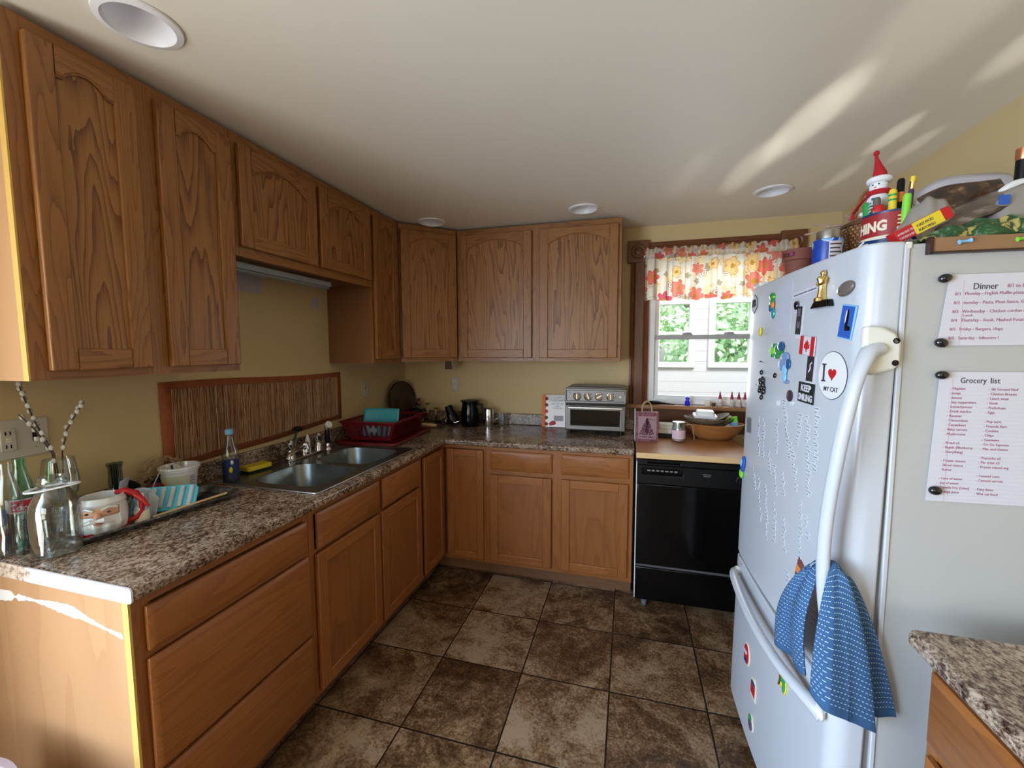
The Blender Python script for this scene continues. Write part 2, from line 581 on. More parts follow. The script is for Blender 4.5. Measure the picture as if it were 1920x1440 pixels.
M['glass'] = m_glass('clear_glass', (.93, .96, .95))
M['pane'] = m_glass('window_glass', (.97, .99, 1))
M['glass_green'] = m_glass('green_tinted_glass', (.62, .85, .72))
M['glass_olive'] = m_glass('olive_glass', (.30, .42, .10))
M['glass_blue'] = m_glass('blue_liquid', (.03, .10, .28))
M['film'] = mat('clear_plastic_film', (.40, .36, .31), .22, alpha=.62)
M['frosted'] = mat('frosted_plastic', (.70, .76, .80), .3, alpha=.75)

# ------------------------------------------------------------ the room
W, H = 3.044, 2.333
YB = -6.2           # rear of the room


def sup(a, b, n, t):
    r = 1 / ((abs(cos(t) / a) ** n + abs(sin(t) / b) ** n) ** (1 / n))
    return r * cos(t), r * sin(t)


def ring_cell(mb, x0, x1, y0, y1, cx, cy, a, b, n, z, levels, N=40, m=0, close=True):
    """flat cell with a rounded hole at height z; levels = [(scale_a, scale_b, z)] go on from the hole's edge"""
    ang = [2 * pi * k / N for k in range(N)] + [atan2(yy - cy, xx - cx) % (2 * pi) for xx in (x0, x1) for yy in (y0, y1)]
    ang = sorted(ang)
    outer = []
    for t in ang:
        c, s = cos(t), sin(t)
        k = min(((x1 - cx) / c if c > 1e-9 else (x0 - cx) / c if c < -1e-9 else 1e9), ((y1 - cy) / s if s > 1e-9 else (y0 - cy) / s if s < -1e-9 else 1e9))
        outer.append((cx + k * c, cy + k * s, z))
    loops = [outer, [(cx + sup(a, b, n, t)[0], cy + sup(a, b, n, t)[1], z) for t in ang]]
    for (sa, sb, zz) in levels:
        loops.append([(cx + sup(sa, sb, n, t)[0], cy + sup(sa, sb, n, t)[1], zz) for t in ang])
    K = len(ang)
    vs = [p for l in loops for p in l]
    fs = [(i * K + k, i * K + (k + 1) % K, (i + 1) * K + (k + 1) % K, (i + 1) * K + k) for i in range(len(loops) - 1) for k in range(K)]
    if close: fs.append(tuple(range((len(loops) - 1) * K, len(loops) * K)))
    mb.add(vs, fs, m)


tag(MB().box(-.2, 4.6, YB - .2, .15, -.12, 0).build('floor', M['tile'], smooth=0), kind='structure')
# left wall with the big side window opening (beyond the camera's view)
tag(MB().slab([YB, -4.90, -3.05, 0], [0, .30, 2.10, H + .1], lambda i, j: not (i == 1 and j == 1), -.14, 0, ax='x').build('wall_left', M['wall_left'], smooth=0), kind='structure')
# back wall with the kitchen window
WX0, WX1, WZ0, WZ1 = 1.915, 2.712, 1.105, 2.095
tag(MB().slab([-.14, WX0, WX1, 4.6], [0, WZ0, WZ1, H + .1], lambda i, j: not (i == 1 and j == 1), 0, .14, ax='y').build('wall_back', M['wall'], smooth=0), kind='structure')
tag(MB().box(W, W + .12, -3.9, -.001, 0, H).build('wall_right', M['wall'], smooth=0), kind='structure')
tag(MB().slab([-.14, .4, 2.2, 4.6], [0, .9, 2.2, H + .1], lambda i, j: not (i == 1 and j == 1), YB - .12, YB, ax='y').build('wall_rear', M['wall'], smooth=0), kind='structure')
tag(MB().box(4.5, 4.62, YB, -3.9, 0, H).build('wall_rear_right', M['wall'], smooth=0), kind='structure')
tag(MB().box(W, 4.62, -3.9, -3.8, 0, H).build('wall_jog', M['wall'], smooth=0), kind='structure')

CANS = [(1.512, -.499), (.516, -.515), (2.513, -.507), (.553, -2.262)]
CR = .075
mb = MB()
hw = .11
xs = sorted({-.0, W, 4.6} | {c[0] + k * hw for c in CANS[:3] for k in (-1, 1)} )
ys_ = [YB, CANS[3][1] - hw, CANS[3][1] + hw, -.507 - hw, -.507 + hw, 0]
cells = []
def ck(i, j):
    x, y = (xs[i] + xs[i + 1]) / 2, (ys_[j] + ys_[j + 1]) / 2
    if j == 3 and any(abs(x - c[0]) < .02 for c in CANS[:3]): return False
    if j == 1 and abs(x - CANS[1][0]) < .05: return False
    return True
for j in range(len(ys_) - 1):
    for i in range(len(xs) - 1):
        if ck(i, j):
            mb.add([(xs[i], ys_[j], H), (xs[i + 1], ys_[j], H), (xs[i + 1], ys_[j + 1], H), (xs[i], ys_[j + 1], H)], [(0, 3, 2, 1)])
for (cx, cy) in CANS:
    i = max(k for k in range(len(xs)) if xs[k] < cx); j = max(k for k in range(len(ys_)) if ys_[k] < cy)
    ring_cell(mb, xs[i], xs[i + 1], ys_[j], ys_[j + 1], cx, cy, CR, CR, 2, H, [(CR, CR, H + .02)], close=False)
tag(mb.build('ceiling', M['ceiling'], smooth=0), kind='structure')
mb = MB().box(-.2, 4.7, YB - .2, .2, H + .14, H + .20)
tag(mb.build('ceiling_upper', M['white2'], smooth=0), kind='structure')
can_mats = mat('can_white', (.86, .86, .90), .3)
LAB = ['white recessed ceiling light above the oak cabinets next to the window', 'white recessed ceiling light above the corner cabinet',
       'white recessed ceiling light in front of the flowered window valance', 'big white recessed ceiling light over the tall cabinets at the counter end']
for k, (cx, cy) in enumerate(CANS):
    t = thing('recessed_light', LAB[k], 'ceiling light', (cx, cy, H), group='recessed ceiling lights')
    mb = MB().lathe([(CR * 1.24, -.001), (CR * 1.22, -.006), (CR * 1.02, -.009), (CR * .96, -.004), (CR * .92, .02), (CR * .80, .075), (CR * .78, .095)], 40, caps=False)
    mb.build('trim_ring', can_mats, t, smooth=50)
    MB().lathe([(CR * .80, .082), (CR * .6, .070), (.001, .066)], 32, caps=False).build('bulb', mat('unlit_bulb', (.80, .80, .85), .25), t, smooth=60)

# ------------------------------------------------------------ kitchen window
w = thing('window_1', None, None, (0, 0, 0), kind='structure')
mb = MB()
mb.slab([WX0, WX0 + .045, WX1 - .045, WX1], [WZ0, WZ0 + .035, WZ1 - .045, WZ1], lambda i, j: not (i == 1 and j == 1), .005, .13, ax='y')
mb.build('frame', M['white'], w, bevel=.003)
def sash(x0, x1, z0, z1, y0, y1, s, b, t_):
    return MB().slab([x0, x0 + s, x1 - s, x1], [z0, z0 + b, z1 - t_, z1], lambda i, j: not (i == 1 and j == 1), y0, y1, ax='y')
lo = sash(1.962, 2.665, 1.135, 1.588, .03, .055, .028, .03, .028).build('lower_sash', M['white'], w, bevel=.003)
up = sash(1.962, 2.665, 1.56, 2.05, .062, .087, .03, .028, .03).build('upper_sash', M['white'], w, bevel=.003)
MB().box(1.99, 2.637, 1.165, 1.56, .041, .044).xf(Matrix.Identity(4)).build('glass', M['pane'], lo, smooth=0) if 0 else None
MB().add([(1.985, .043, 1.16), (2.64, .043, 1.16), (2.64, .043, 1.565), (1.985, .043, 1.565)], [(0, 1, 2, 3)]).build('glass', M['pane'], lo, smooth=0)
MB().add([(1.985, .075, 1.58), (2.64, .075, 1.58), (2.64, .075, 2.03), (1.985, .075, 2.03)], [(0, 1, 2, 3)]).build('glass', M['pane'], up, smooth=0)
for x in (2.175, 2.44):
    mb = MB().box(x - .035, x + .035, .026, .055, 1.588, 1.594)
    mb.box(x - .03, x + .03, .03, .05, 1.594, 1.604).box(x - .012, x + .022, .022, .034, 1.596, 1.606)
    mb.build('latch', M['grey_vinyl'], lo, bevel=.002)
MB().box(1.962, 2.665, .024, .03, 1.557, 1.588).build('lock_rail_face', M['grey_vinyl'], lo, bevel=.002)
# dark wood casing with corner blocks
mb = MB()
for (a, b) in ((0, .014), (.014, .022), (.035, .022), (.095, .014)):
    pass
def casing(u0, u1, v0, v1, vert):
    """fluted board on the wall face"""
    prof = [(0, 0), (0, -.018), (.012, -.022), (.022, -.014), (.034, -.022), (.060, -.022), (.085, -.022), (.097, -.014), (.108, -.022), (.122, -.018), (.122, 0)]
    wd_ = (u1 - u0) if vert else (v1 - v0)
    prof = [(p[0] / .122 * wd_, p[1]) for p in prof]
    mb = MB()
    if vert: mb.prism([(u0 + p[0], p[1]) for p in prof], 'z', v0, v1)
    else: mb.prism([(p[1], v0 + p[0]) for p in prof], 'x', u0, u1)
    return mb
casing(1.79, 1.917, 1.10, 2.10, True).build('side_casing', M['dark_wood'], w, smooth=30)
casing(2.71, 2.837, 1.10, 2.10, True).build('side_casing', M['dark_wood'], w, smooth=30)
casing(1.90, 2.73, 2.095, 2.222, False).build('head_casing', M['dark_wood_h'], w, smooth=30)
for x in (1.84, 2.782):
    mb = MB().box(x - .073, x + .073, -.030, 0, 2.088, 2.238)
    mb.build('corner_block', M['dark_wood'], w, bevel=.004)
    R = Matrix.Translation((x, -.030, 2.163)) @ Matrix.Rotation(pi / 2, 4, 'X')
    MB().lathe([(.052, -.002), (.052, .003), (.046, .006), (.040, .001), (.030, .001), (.024, .006), (.015, .008), (.001, .009)], 32, caps=False).xf(R).build('rosette', M['dark_wood'], w, smooth=40)
mb = MB().box(1.775, 2.86, -.085, .03, 1.078, 1.105)
mb.build('stool', wood('sill_board_wood', (.36, .17, .07), (.2, .08, .03), 'x', rings=8, line=.4), w, bevel=.006)
MB().box(1.80, 2.84, -.022, 0, .985, 1.078).build('apron', M['dark_wood_h'], w, bevel=.004)
MB().box(1.85, 2.84, -.016, 0, .915, .985).build('lower_apron', M['dark_wood_h'], w, bevel=.003)

# side and rear windows of the room (outside the view; they let the day in)
w2 = thing('window_2', None, None, (0, 0, 0), kind='structure')
MB().slab([-4.90, -4.83, -4.02, -3.93, -3.12, -3.05], [.30, .37, 2.03, 2.10], lambda i, j: not (i in (1, 3) and j == 1), -.08, -.03, ax='x').build('frame', M['white'], w2)
w3 = thing('window_3', None, None, (0, 0, 0), kind='structure')
MB().slab([.4, .46, 1.28, 1.34, 2.14, 2.2], [.9, .96, 2.14, 2.2], lambda i, j: not (i in (1, 3) and j == 1), YB - .08, YB - .03, ax='y').build('frame', M['white'], w3)

# ------------------------------------------------------------ enclosed porch seen through the window
PX = [.6, 2.06, 2.40, 2.585, 2.95, 4.2]
g = NT('white_siding', rough=.5)
geo = g.n('NewGeometry'); sp = g.n('SeparateXYZ'); g.L(geo.outputs['Position'], sp.inputs[0])
fr = g.math('FRACT', g.math('DIVIDE', sp.outputs['Z'], .105))
g.base(g.mix(g.math('LESS_THAN', fr, .06), (.60, .63, .68), (.42, .45, .50)))
g.bump(fr, .5, .01)
M['siding'] = g.m
t = MB().slab(PX, [-.5, 1.335, 1.965, 2.7], lambda i, j: not (i in (1, 3) and j == 1), 1.50, 1.60, ax='y')
tag(t.build('wall_porch', M['siding'], smooth=0), kind='structure')
for k, (a, b) in enumerate(((2.06, 2.40), (2.585, 2.95))):
    wn_ = thing('window_%d' % (4 + k), None, None, kind='structure')
    MB().slab([a - .03, a + .028, b - .028, b + .03], [1.305, 1.36, 1.64, 1.67, 1.945, 1.995], lambda i, j: not (i == 1 and j in (1, 3)), 1.475, 1.56, ax='y').build('frame', M['white'], wn_, bevel=.004)
    MB().add([(a + .02, 1.53, 1.35), (b - .02, 1.53, 1.35), (b - .02, 1.53, 1.95), (a + .02, 1.53, 1.95)], [(0, 1, 2, 3)]).build('glass', M['pane'], wn_, smooth=0)
tag(MB().box(.5, 4.2, .14, 1.6, -.6, -.5).build('floor_porch', M['white2'], smooth=0), kind='structure')
tag(MB().box(-40, 40, 1.7, 60, -1.4, -1.2).build('ground_garden', mat('lawn', (.16, .34, .07), .9), smooth=0), kind='structure')

# garden trees beyond the porch: crowns of many small leaf clumps on a trunk
g = NT('leaf_green', rough=.6)
oi = g.coord('Object')
g.base(g.ramp(g.noise(oi, 3.0, 3, .6), [(.35, (.42, .66, .38)), (.5, (.56, .78, .48)), (.65, (.76, .88, .58))]))
sget(g.b, 'Transmission Weight').default_value = 0
M['leaf'] = g.m
rnd = random.Random(5)
TL = ['leafy green garden tree seen through the upper porch pane next to the casing', 'broad green garden tree with sunlit clumps behind the second porch window',
      'pale sunlit tree farther back between the porch windows', 'green shrub tree seen low behind the porch windows']
for k, (tx, ty, tz, R, n) in enumerate([(.8, 8.2, 3.2, 2.2, 620), (6.6, 8.6, 3.0, 2.3, 620), (4.0, 15.5, 5.0, 4.2, 900), (3.65, 5.6, 1.5, 1.15, 420)]):
    t = thing('garden_tree', TL[k], 'tree', (tx, ty, -1.2), group='trees beyond the porch')
    mb = MB()
    for _ in range(n):
        d = Vector((rnd.gauss(0, 1), rnd.gauss(0, 1), rnd.gauss(0, 1))).normalized() * R * (.55 + .45 * rnd.random())
        c = Vector((0, 0, tz + 1.2)) + Vector((d.x, d.y, d.z * .85))
        for q in range(11):
            p = c + Vector((rnd.uniform(-.3, .3), rnd.uniform(-.3, .3), rnd.uniform(-.3, .3)))
            a = Vector((rnd.uniform(-1, 1), rnd.uniform(-1, 1), rnd.uniform(-1, 1))).normalized() * rnd.uniform(.035, .075) * (1 + ty / 14)
            b = a.cross(Vector((rnd.uniform(-1, 1), rnd.uniform(-1, 1), rnd.uniform(-1, 1)))).normalized() * .035 * (1 + ty / 14)
            mb.add([p - a, p + b, p + a, p - b], [(0, 1, 2, 3)])
    mb.build('foliage', M['leaf'], t, smooth=0)
    MB().tube([(0, 0, 0), (.05, 0, tz * .5), (0, .05, tz + 1.0)], [.22, .16, .08], 10).build('trunk', M['brown'], t)

# ------------------------------------------------------------ cabinets
def door(parent, x0, x1, z0, z1, y, mv, mh, mp, arch=False, st=.057, th=.019, name='door'):
    """frame-and-panel door whose back lies at y (front at y - th)"""
    mb = MB()
    yf = y - th
    mb.box(x0, x0 + st, yf, y, z0, z1, 0)
    mb.box(x1 - st, x1, yf, y, z0, z1, 0)
    mb.box(x0 + st, x1 - st, yf, y, z0, z0 + st, 1)
    a, b = x0 + st, x1 - st
    if arch:
        wv = b - a
        rise = min(.060, wv * .22)
        top = z1 - .042
        sh = top - rise
        n = 18
        curve = [(a, sh - .004)]
        if wv < .22: curve.append((a + .016, sh - .004))
        i0, i1 = curve[-1][0], b - (curve[-1][0] - a)
        for k in range(n + 1):
            t = k / n
            curve.append((i0 + (i1 - i0) * t, sh + rise * sin(pi * t) ** .8))
        if wv < .22: curve.append((b - .016, sh - .004))
        curve.append((b, sh - .004))
        # strips between the arch and the door's top
        for p, q_ in zip(curve[:-1], curve[1:]):
            if q_[0] - p[0] < 1e-5: continue
            mb.add([(p[0], yf, p[1]), (q_[0], yf, q_[1]), (q_[0], yf, z1), (p[0], yf, z1),
                    (p[0], y, p[1]), (q_[0], y, q_[1]), (q_[0], y, z1), (p[0], y, z1)],
                   [(0, 1, 2, 3), (7, 6, 5, 4), (4, 5, 1, 0), (3, 2, 6, 7)], 1)
        lipm = MB()
        lipm.tube([(p[0], yf + .0045, p[1] - .001) for p in curve], .0034, 6)
        pt = z1 - .03
    else:
        mb.box(a, b, yf, y, z1 - st, z1, 1)
        lipm = None
        pt = z1 - st + .005
    fr_ = mb.build(name, [mv, mh], parent, bevel=.0035, seg=2)
    pm = MB().box(a - .005, b + .005, yf + .0085, y - .003, z0 + st - .005, pt)
    pm.build('door_panel', mp, fr_, bevel=0)
    if lipm: lipm.build('arch_bead', mh, fr_)
    return fr_


def drawer(parent, x0, x1, z0, z1, y, mh, th=.019, raised=True, name='drawer_front'):
    mb = MB().box(x0, x1, y - th * .62, y, z0, z1)
    f = .012
    mb.add([(x0, y - th * .62, z0), (x1, y - th * .62, z0), (x1, y - th * .62, z1), (x0, y - th * .62, z1),
            (x0 + f, y - th, z0 + f), (x1 - f, y - th, z0 + f), (x1 - f, y - th, z1 - f), (x0 + f, y - th, z1 - f)],
           [(0, 1, 5, 4), (1, 2, 6, 5), (2, 3, 7, 6), (3, 0, 4, 7), (4, 5, 6, 7)])
    return mb.build(name, mh, parent, bevel=.002)


def frame_parts(parent, wdt, y0, y1, z0, z1, xs_, zs_, mv, mh):
    """face frame: stiles at xs_ (pairs), rails at zs_ (pairs)"""
    mb = MB()
    for (a, b) in xs_: mb.box(a, b, y0, y1, z0, z1, 0)
    for (a, b) in zs_:
        for p, q_ in zip(xs_[:-1], xs_[1:]):
            mb.box(p[1] + .0001, q_[0] - .0001, y0 + .0001, y1, a, b, 1)
    return mb.build('face_frame', [mv, mh], parent)


UZ0, UZ1 = 1.41, 2.318
def upper(label, loc, rz, wdt, z0, doors, cx=None, sl=.04, sr=.04, mids=(), mside='cab_side', endp=False, D=.316):
    t = thing('wall_cabinet', label, 'cabinet', (loc[0], loc[1], z0), rz)
    h = UZ1 - z0
    MB().slab([.0, .015, wdt - .015, wdt], [0, .012, .02, h], lambda i, j: not (i == 1 and j == 0), -(D - .019), -.002, ax='y').build('carcass', M[mside], t, smooth=0)
    frame_parts(t, wdt, -D, -(D - .019), 0, h, [(0, sl)] + list(mids) + [(wdt - sr, wdt)], [(0, .038), (h - .045, h)], M['oak_v'], M['oak_h'])
    for (a, b) in doors:
        door(t, a, b, .025 if z0 < 1.6 else .036, h - .038, -D - .0025, M['oak_v'], M['oak_h'], M['oak_panel'], arch=True)
    return t


t = upper('tall oak wall cabinet with two arched doors at the counter end', (0, -2.416), pi / 2, .602, UZ0, [(.034, .278), (.336, .592)], mids=[(.275, .34)])
MB().box(-.004, 0, -.296, -.002, 0, UZ1 - UZ0).build('end_panel', M['end_panel'], t, smooth=0, label='pale unstained end panel')
MB().box(-.004, 0, -.316, -.296, 0, UZ1 - UZ0).build('raw_edge_strip', M['raw_edge'], t, smooth=0, label='yellow unstained edge strip')
t = upper('short oak wall cabinet over the sink with two wide arched doors', (0, -1.812), pi / 2, .898, 1.857, [(.022, .438), (.462, .870)], mids=[(.43, .47)])
t = upper('narrow tall oak wall cabinet between the short sink cabinet and the corner', (0, -.912), pi / 2, .300, UZ0, [(.010, .264)], sl=.02, sr=.045)
# diagonal corner cabinet
t = thing('wall_cabinet', 'diagonal oak corner wall cabinet with one arched door', 'cabinet', (0, 0, UZ0))
h = UZ1 - UZ0
q = .0134
MB().prism([(.002, -.002), (.002, -.609), (.316 - q, -.609), (.609, -.316 + q), (.609, -.002)], 'z', .012, h).build('carcass', M['cab_side'], t, smooth=0)
sub_ = thing('corner_front', None, None, (.316, -.610, 0), pi / 4); sub_.parent = t
RM = Matrix.Translation((.316, -.610, 0)) @ Matrix.Rotation(pi / 4, 4, 'Z')
bpy.data.objects.remove(sub_)
DL = .4158
ff = frame_parts(t, DL, 0, .019, 0, h, [(.006, .03), (DL - .02, DL - .006)], [(0, .038), (h - .045, h)], M['oak_v'], M['oak_h']); ff.matrix_local = RM
dd = door(t, .014, DL - .014, .028, h - .038, -.0025, M['oak_v'], M['oak_h'], M['oak_panel'], arch=True); dd.matrix_local = RM
t = upper('wide oak wall cabinet with two arched doors next to the window', (.612, 0), 0, 1.121, UZ0, [(.024, .540), (.594, 1.100)], mids=[(.535, .60)], sl=.025, sr=.025)

BZ1 = .876
def base_cab(label, loc, rz, wdt, stiles, rails, doors=(), drawers=(), D=.61, toe=True, ctop=BZ1):
    t = thing('base_cabinet', label, 'cabinet', (loc[0], loc[1], 0), rz)
    MB().box(.001, wdt - .001, -(D - .019), -.002, .10, ctop).build('carcass', M['cab_side'], t, smooth=0)
    frame_parts(t, wdt, -D, -(D - .019), .10, BZ1 - .0005, stiles, rails, M['base_v'], M['base_h'])
    for (a, b, c, d) in doors: door(t, a, b, c, d, -D - .003, M['base_v'], M['base_h'], M['base_panel'], st=.052)
    for (a, b, c, d) in drawers: drawer(t, a, b, c, d, -D - .003, M['base_h'])
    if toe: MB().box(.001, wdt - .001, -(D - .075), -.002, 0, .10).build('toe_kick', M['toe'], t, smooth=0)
    return t


R0 = (.10, .125); RT = (.845, BZ1 - .0005)
t = base_cab('three-drawer oak base cabinet at the counter end', (0, -2.416), pi / 2, .594, [(0, .04), (.57, .594)], [R0, (.372, .388), (.70, .72), RT],
             drawers=[(.026, .577, .722, .840), (.024, .580, .388, .700), (.024, .580, .115, .375)])
mb = MB().box(-.006, 0, -.590, -.002, 0, BZ1); mb.build('end_panel', M['end_panel'], t, smooth=0, label='pale unstained end panel')
MB().box(-.006, 0, -.610, -.590, 0, BZ1).build('raw_edge_strip', M['raw_edge'], t, smooth=0, label='yellow unstained edge strip')
# torn white paint smear on the end panel
rr = random.Random(3)
up_, dn_ = [], []
for k in range(61):
    x = .06 + k * .0088
    c = .806 + .012 * sin(k * .07) - .022 * max(0, (x - .42) / .18)
    wv = (.009 + .006 * sin(k * .21) + rr.uniform(-.002, .002)) * (1 if k % 60 else .3)
    if x < .19 and k in (13, 14): wv = .002
    up_.append((x, c + wv)); dn_.append((x, c - wv * .9 - rr.uniform(0, .003)))
mb = MB()
for k in range(60):
    q4 = [up_[k], up_[k + 1], dn_[k + 1], dn_[k]]
    mb.add([(-.0068, -p[0], p[1]) for p in q4] + [(-.0058, -p[0], p[1]) for p in q4], [(0, 1, 2, 3), (0, 4, 5, 1), (3, 2, 6, 7)])
mb.build('paint_smear', mat('white_smear', (.82, .79, .72), .8), t, smooth=0, label='ragged white paint smear')
base_cab('oak sink base cabinet with two doors under the sink', (0, -1.820), pi / 2, .905, [(0, .03), (.452, .487), (.878, .905)], [R0, (.69, .705), RT],
         doors=[(.024, .452, .125, .690), (.468, .874, .128, .690)], drawers=[(.034, .462, .705, .852), (.483, .880, .705, .852)], ctop=.70)
# corner cabinet: L-shaped with two narrow doors at a right angle
t = thing('base_cabinet', 'oak corner base cabinet with two narrow doors meeting at a right angle', 'cabinet', (0, 0, 0))
MB().prism([(.002, -.002), (.002, -.913), (.591, -.913), (.591, -.591), (.913, -.591), (.913, -.002)], 'z', .10, BZ1).build('carcass', M['cab_side'], t, smooth=0)
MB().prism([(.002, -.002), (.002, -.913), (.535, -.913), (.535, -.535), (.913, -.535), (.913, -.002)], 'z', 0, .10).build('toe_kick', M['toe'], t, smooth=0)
def susan(fx_, x0, x1, M4):
    f = frame_parts(t, 0, -.0, .019, .10, BZ1 - .0005, fx_, [R0, (.852, BZ1 - .0005)], M['base_v'], M['base_h']); f.matrix_local = M4
    d_ = door(t, x0, x1, .125, .848, -.003, M['base_v'], M['base_h'], M['base_panel'], st=.045); d_.matrix_local = M4
susan([(0, .012), (.295, .304)], .012, .284, Matrix.Translation((.61, -.914, 0)) @ Matrix.Rotation(pi / 2, 4, 'Z'))
susan([(0, .012), (.289, .304)], .042, .292, Matrix.Translation((.61, -.61, 0)))
base_cab('oak base cabinet with two drawers and two doors beside the black dishwasher', (.916, 0), 0, .909, [(0, .035), (.425, .492), (.878, .909)], [R0, (.697, .728), RT],
         doors=[(.032, .428, .128, .697), (.490, .882, .130, .700)], drawers=[(.034, .430, .728, .850), (.489, .882, .731, .853)])

# ------------------------------------------------------------ counter top, splash, end cap
SX0, SX1, SY0, SY1 = .085, .585, -1.735, -.975
mb = MB()
mb.slab([.001, SX0, SX1, .645, 1.831], [-2.43, SY0, SY1, -.645, -.001],
        lambda i, j: (i <= 2 or j == 3) and not (i == 1 and j == 1), .876, .914)
ct = thing('countertop', 'brown speckled laminate L-shaped countertop with rolled edge', 'countertop', (0, 0, .876))
mb.build('worktop', M['counter'], ct, bevel=.013, seg=4, off=(0, 0, .876))
tag(MB().box(.001, .020, -2.43, -.001, .9142, 1.0).build('backsplash', M['counter'], bevel=.006, seg=3), 'long speckled laminate splash strip behind the sink', 'backsplash')
tag(MB().box(.0204, 1.831, -.020, -.001, .9142, 1.0).build('backsplash', M['counter'], bevel=.006, seg=3), 'speckled laminate splash strip on the back wall behind the oven', 'backsplash')
M['endcap'] = None
g = NT('bare_end_cap', rough=.45)
v = g.coord('Object')
sp = g.n('SeparateXYZ'); g.L(v, sp.inputs[0])
nz = g.noise(v, 30, 3, .6)
sp_ = g.ramp(g.noise(v, 60, 4, .7), [(.42, (.30, .21, .15)), (.52, (.62, .48, .36)), (.7, (.72, .60, .48))])
k = g.math('MULTIPLY', g.math('SUBTRACT', g.math('ADD', sp.outputs['X'], g.math('MULTIPLY', nz, .08)), .30), 60, clamp=True)
g.base(g.mix(k, sp_, (.74, .74, .78)))
M['endcap'] = g.m
MB().prism(rrect(.001, .646, .8762, .9155, .010, 4), 'y', -2.4345, -2.430).build('end_cap', M['endcap'], ct, off=(0, 0, .876), label='bare whitish end cap strip')

# ------------------------------------------------------------ sink and taps
t = thing('sink', 'stainless steel double bowl sink set in the countertop', 'sink', (0, 0, .914))
mb = MB()
def bowl_levels(a, b, z):
    return [(a * 1.0, b * 1.0, z - .004), (a * .97, b * .97, z - .014), (a * .93, b * .93, z - .15), (a * .86, b * .86, z - .175), (a * .5, b * .5, z - .181), (.045, .045, z - .183)]
ymid = -1.368
zt_ = .006
ring_cell(mb, .065, .600, -1.752, ymid, .372, -1.545, .178, .158, 5, zt_, bowl_levels(.178, .158, zt_))
ring_cell(mb, .065, .600, ymid, -.958, .380, -1.178, .170, .162, 5, zt_, bowl_levels(.170, .162, zt_))
mb.build('basin', M['steel_soft'], t, smooth=50)
mb = MB()
per = rrect(.063, .602, -1.754, -.956, .02, 5)
mb.tube([(p[0], p[1], .004) for p in per + per[:1]], .0035, 8)
mb.build('rim', M['steel'], t, smooth=60)
for (x, y) in ((.372, -1.545), (.380, -1.178)):
    MB().lathe([(.044, -.176), (.040, -.1745), (.036, -.178), (.001, -.180)], 24, (x, y, 0), caps=False).build('drain', M['chrome'], t)
t = thing('faucet', 'low chrome kitchen faucet with swing spout and side handles behind the sink', 'faucet', (.115, -1.27, .920))
MB().prism(rrect(-.028, .028, -.13, .13, .026, 6), 'z', 0, .012).build('base_plate', M['chrome'], t, bevel=.003)
MB().lathe([(.024, .01), (.024, .05), (.018, .06), (.018, .075), (.001, .08)], 24).build('spout_hub', M['chrome'], t)
MB().tube([(0, 0, .045), (.03, -.05, .062), (.06, -.12, .066), (.075, -.19, .055), (.078, -.205, .035)], [.014, .012, .011, .011, .012], 12).build('spout', M['chrome'], t)
for s_ in (-1, 1):
    mb = MB().lathe([(.022, .01), (.018, .04), (.013, .055), (.017, .062), (.021, .078), (.022, .095), (.012, .108), (.001, .11)], 20, (0, s_ * .10, 0))
    mb.tube([(0, s_ * .10, .085), (.0, s_ * .125, .098), (.0, s_ * .15, .104)], [.006, .005, .006], 8)
    mb.build('handle', M['chrome'], t)
t = thing('side_sprayer', 'chrome and black side sprayer standing by the far sink bowl', 'sprayer', (.120, -1.10, .920))
MB().lathe([(.024, 0), (.022, .008), (.014, .016), (.014, .03), (.011, .036)], 20).build('base', M['chrome'], t)
MB().lathe([(.011, .034), (.014, .05), (.014, .10), (.011, .115)], 20).build('grip', M['black'], t, label='black grip')
MB().lathe([(.011, .112), (.013, .12), (.016, .125), (.016, .135), (.001, .138)], 20).build('neck', M['chrome'], t)
R = Matrix.Translation((.012, 0, .143)) @ Matrix.Rotation(radians(62), 4, 'Y')
MB().lathe([(.012, -.016), (.020, -.006), (.021, .006), (.016, .010), (.001, .007)], 20).xf(R).build('head', M['white'], t, label='white round spray head')
t = thing('dish_brush', 'dark green dish brush leaning behind the faucet', 'brush', (.06, -1.335, .920))
MB().tube([(.01, .0, 0), (-.005, .05, .07), (-.018, .095, .135)], [.006, .007, .005], 8).build('handle', mat('bottle_green', (.01, .05, .025), .3), t)
mb = MB().ball((-.02, .1, .14), (.022, .024, .014), 14, 8); mb.build('brush_head', M['black'], t)
t = thing('soap_dispenser', 'slim white and chrome soap pump behind the sink', 'soap pump', (.085, -1.215, .920))
MB().lathe([(.015, 0), (.015, .03), (.009, .034), (.012, .05), (.013, .075), (.006, .098), (.003, .105)], 18).build('body', M['white'], t)
MB().lathe([(.0165, .040), (.0165, .044)], 18).build('collar', M['chrome'], t)

# ------------------------------------------------------------ dishwasher
CZ = .914
t = thing('dishwasher', 'black portable dishwasher on casters with an orange wooden top', 'dishwasher', (1.842, 0, 0))
X1 = .598
MB().box(.004, X1, -.655, -.03, .05, .872).build('body', M['black'], t, bevel=.004)
MB().box(-.001, .003, -.69, -.03, .06, .86).build('side_panel', M['white'], t, label='white side panel')
MB().box(.004, X1, -.690, -.655, .262, .735).build('door', M['black_gloss'], t, bevel=.006, seg=3)
MB().box(.004, X1, -.686, -.655, .050, .245).build('kick_panel', M['black_gloss'], t, bevel=.005)
MB().box(.004, X1, -.676, -.655, .245, .2615).build('seam_strip', mat('worn_grey_edge', (.09, .085, .08), .4), t)
mb = MB().slab([.004, .03, .245, X1], [.738, .79, .828, .842], lambda i, j: not (i == 1 and j == 1), -.698, -.655, ax='y')
cp = mb.build('control_panel', M['black'], t, bevel=.003)
MB().box(.03, .245, -.672, -.660, .79, .828).build('button_well', M['black_gloss'], cp)
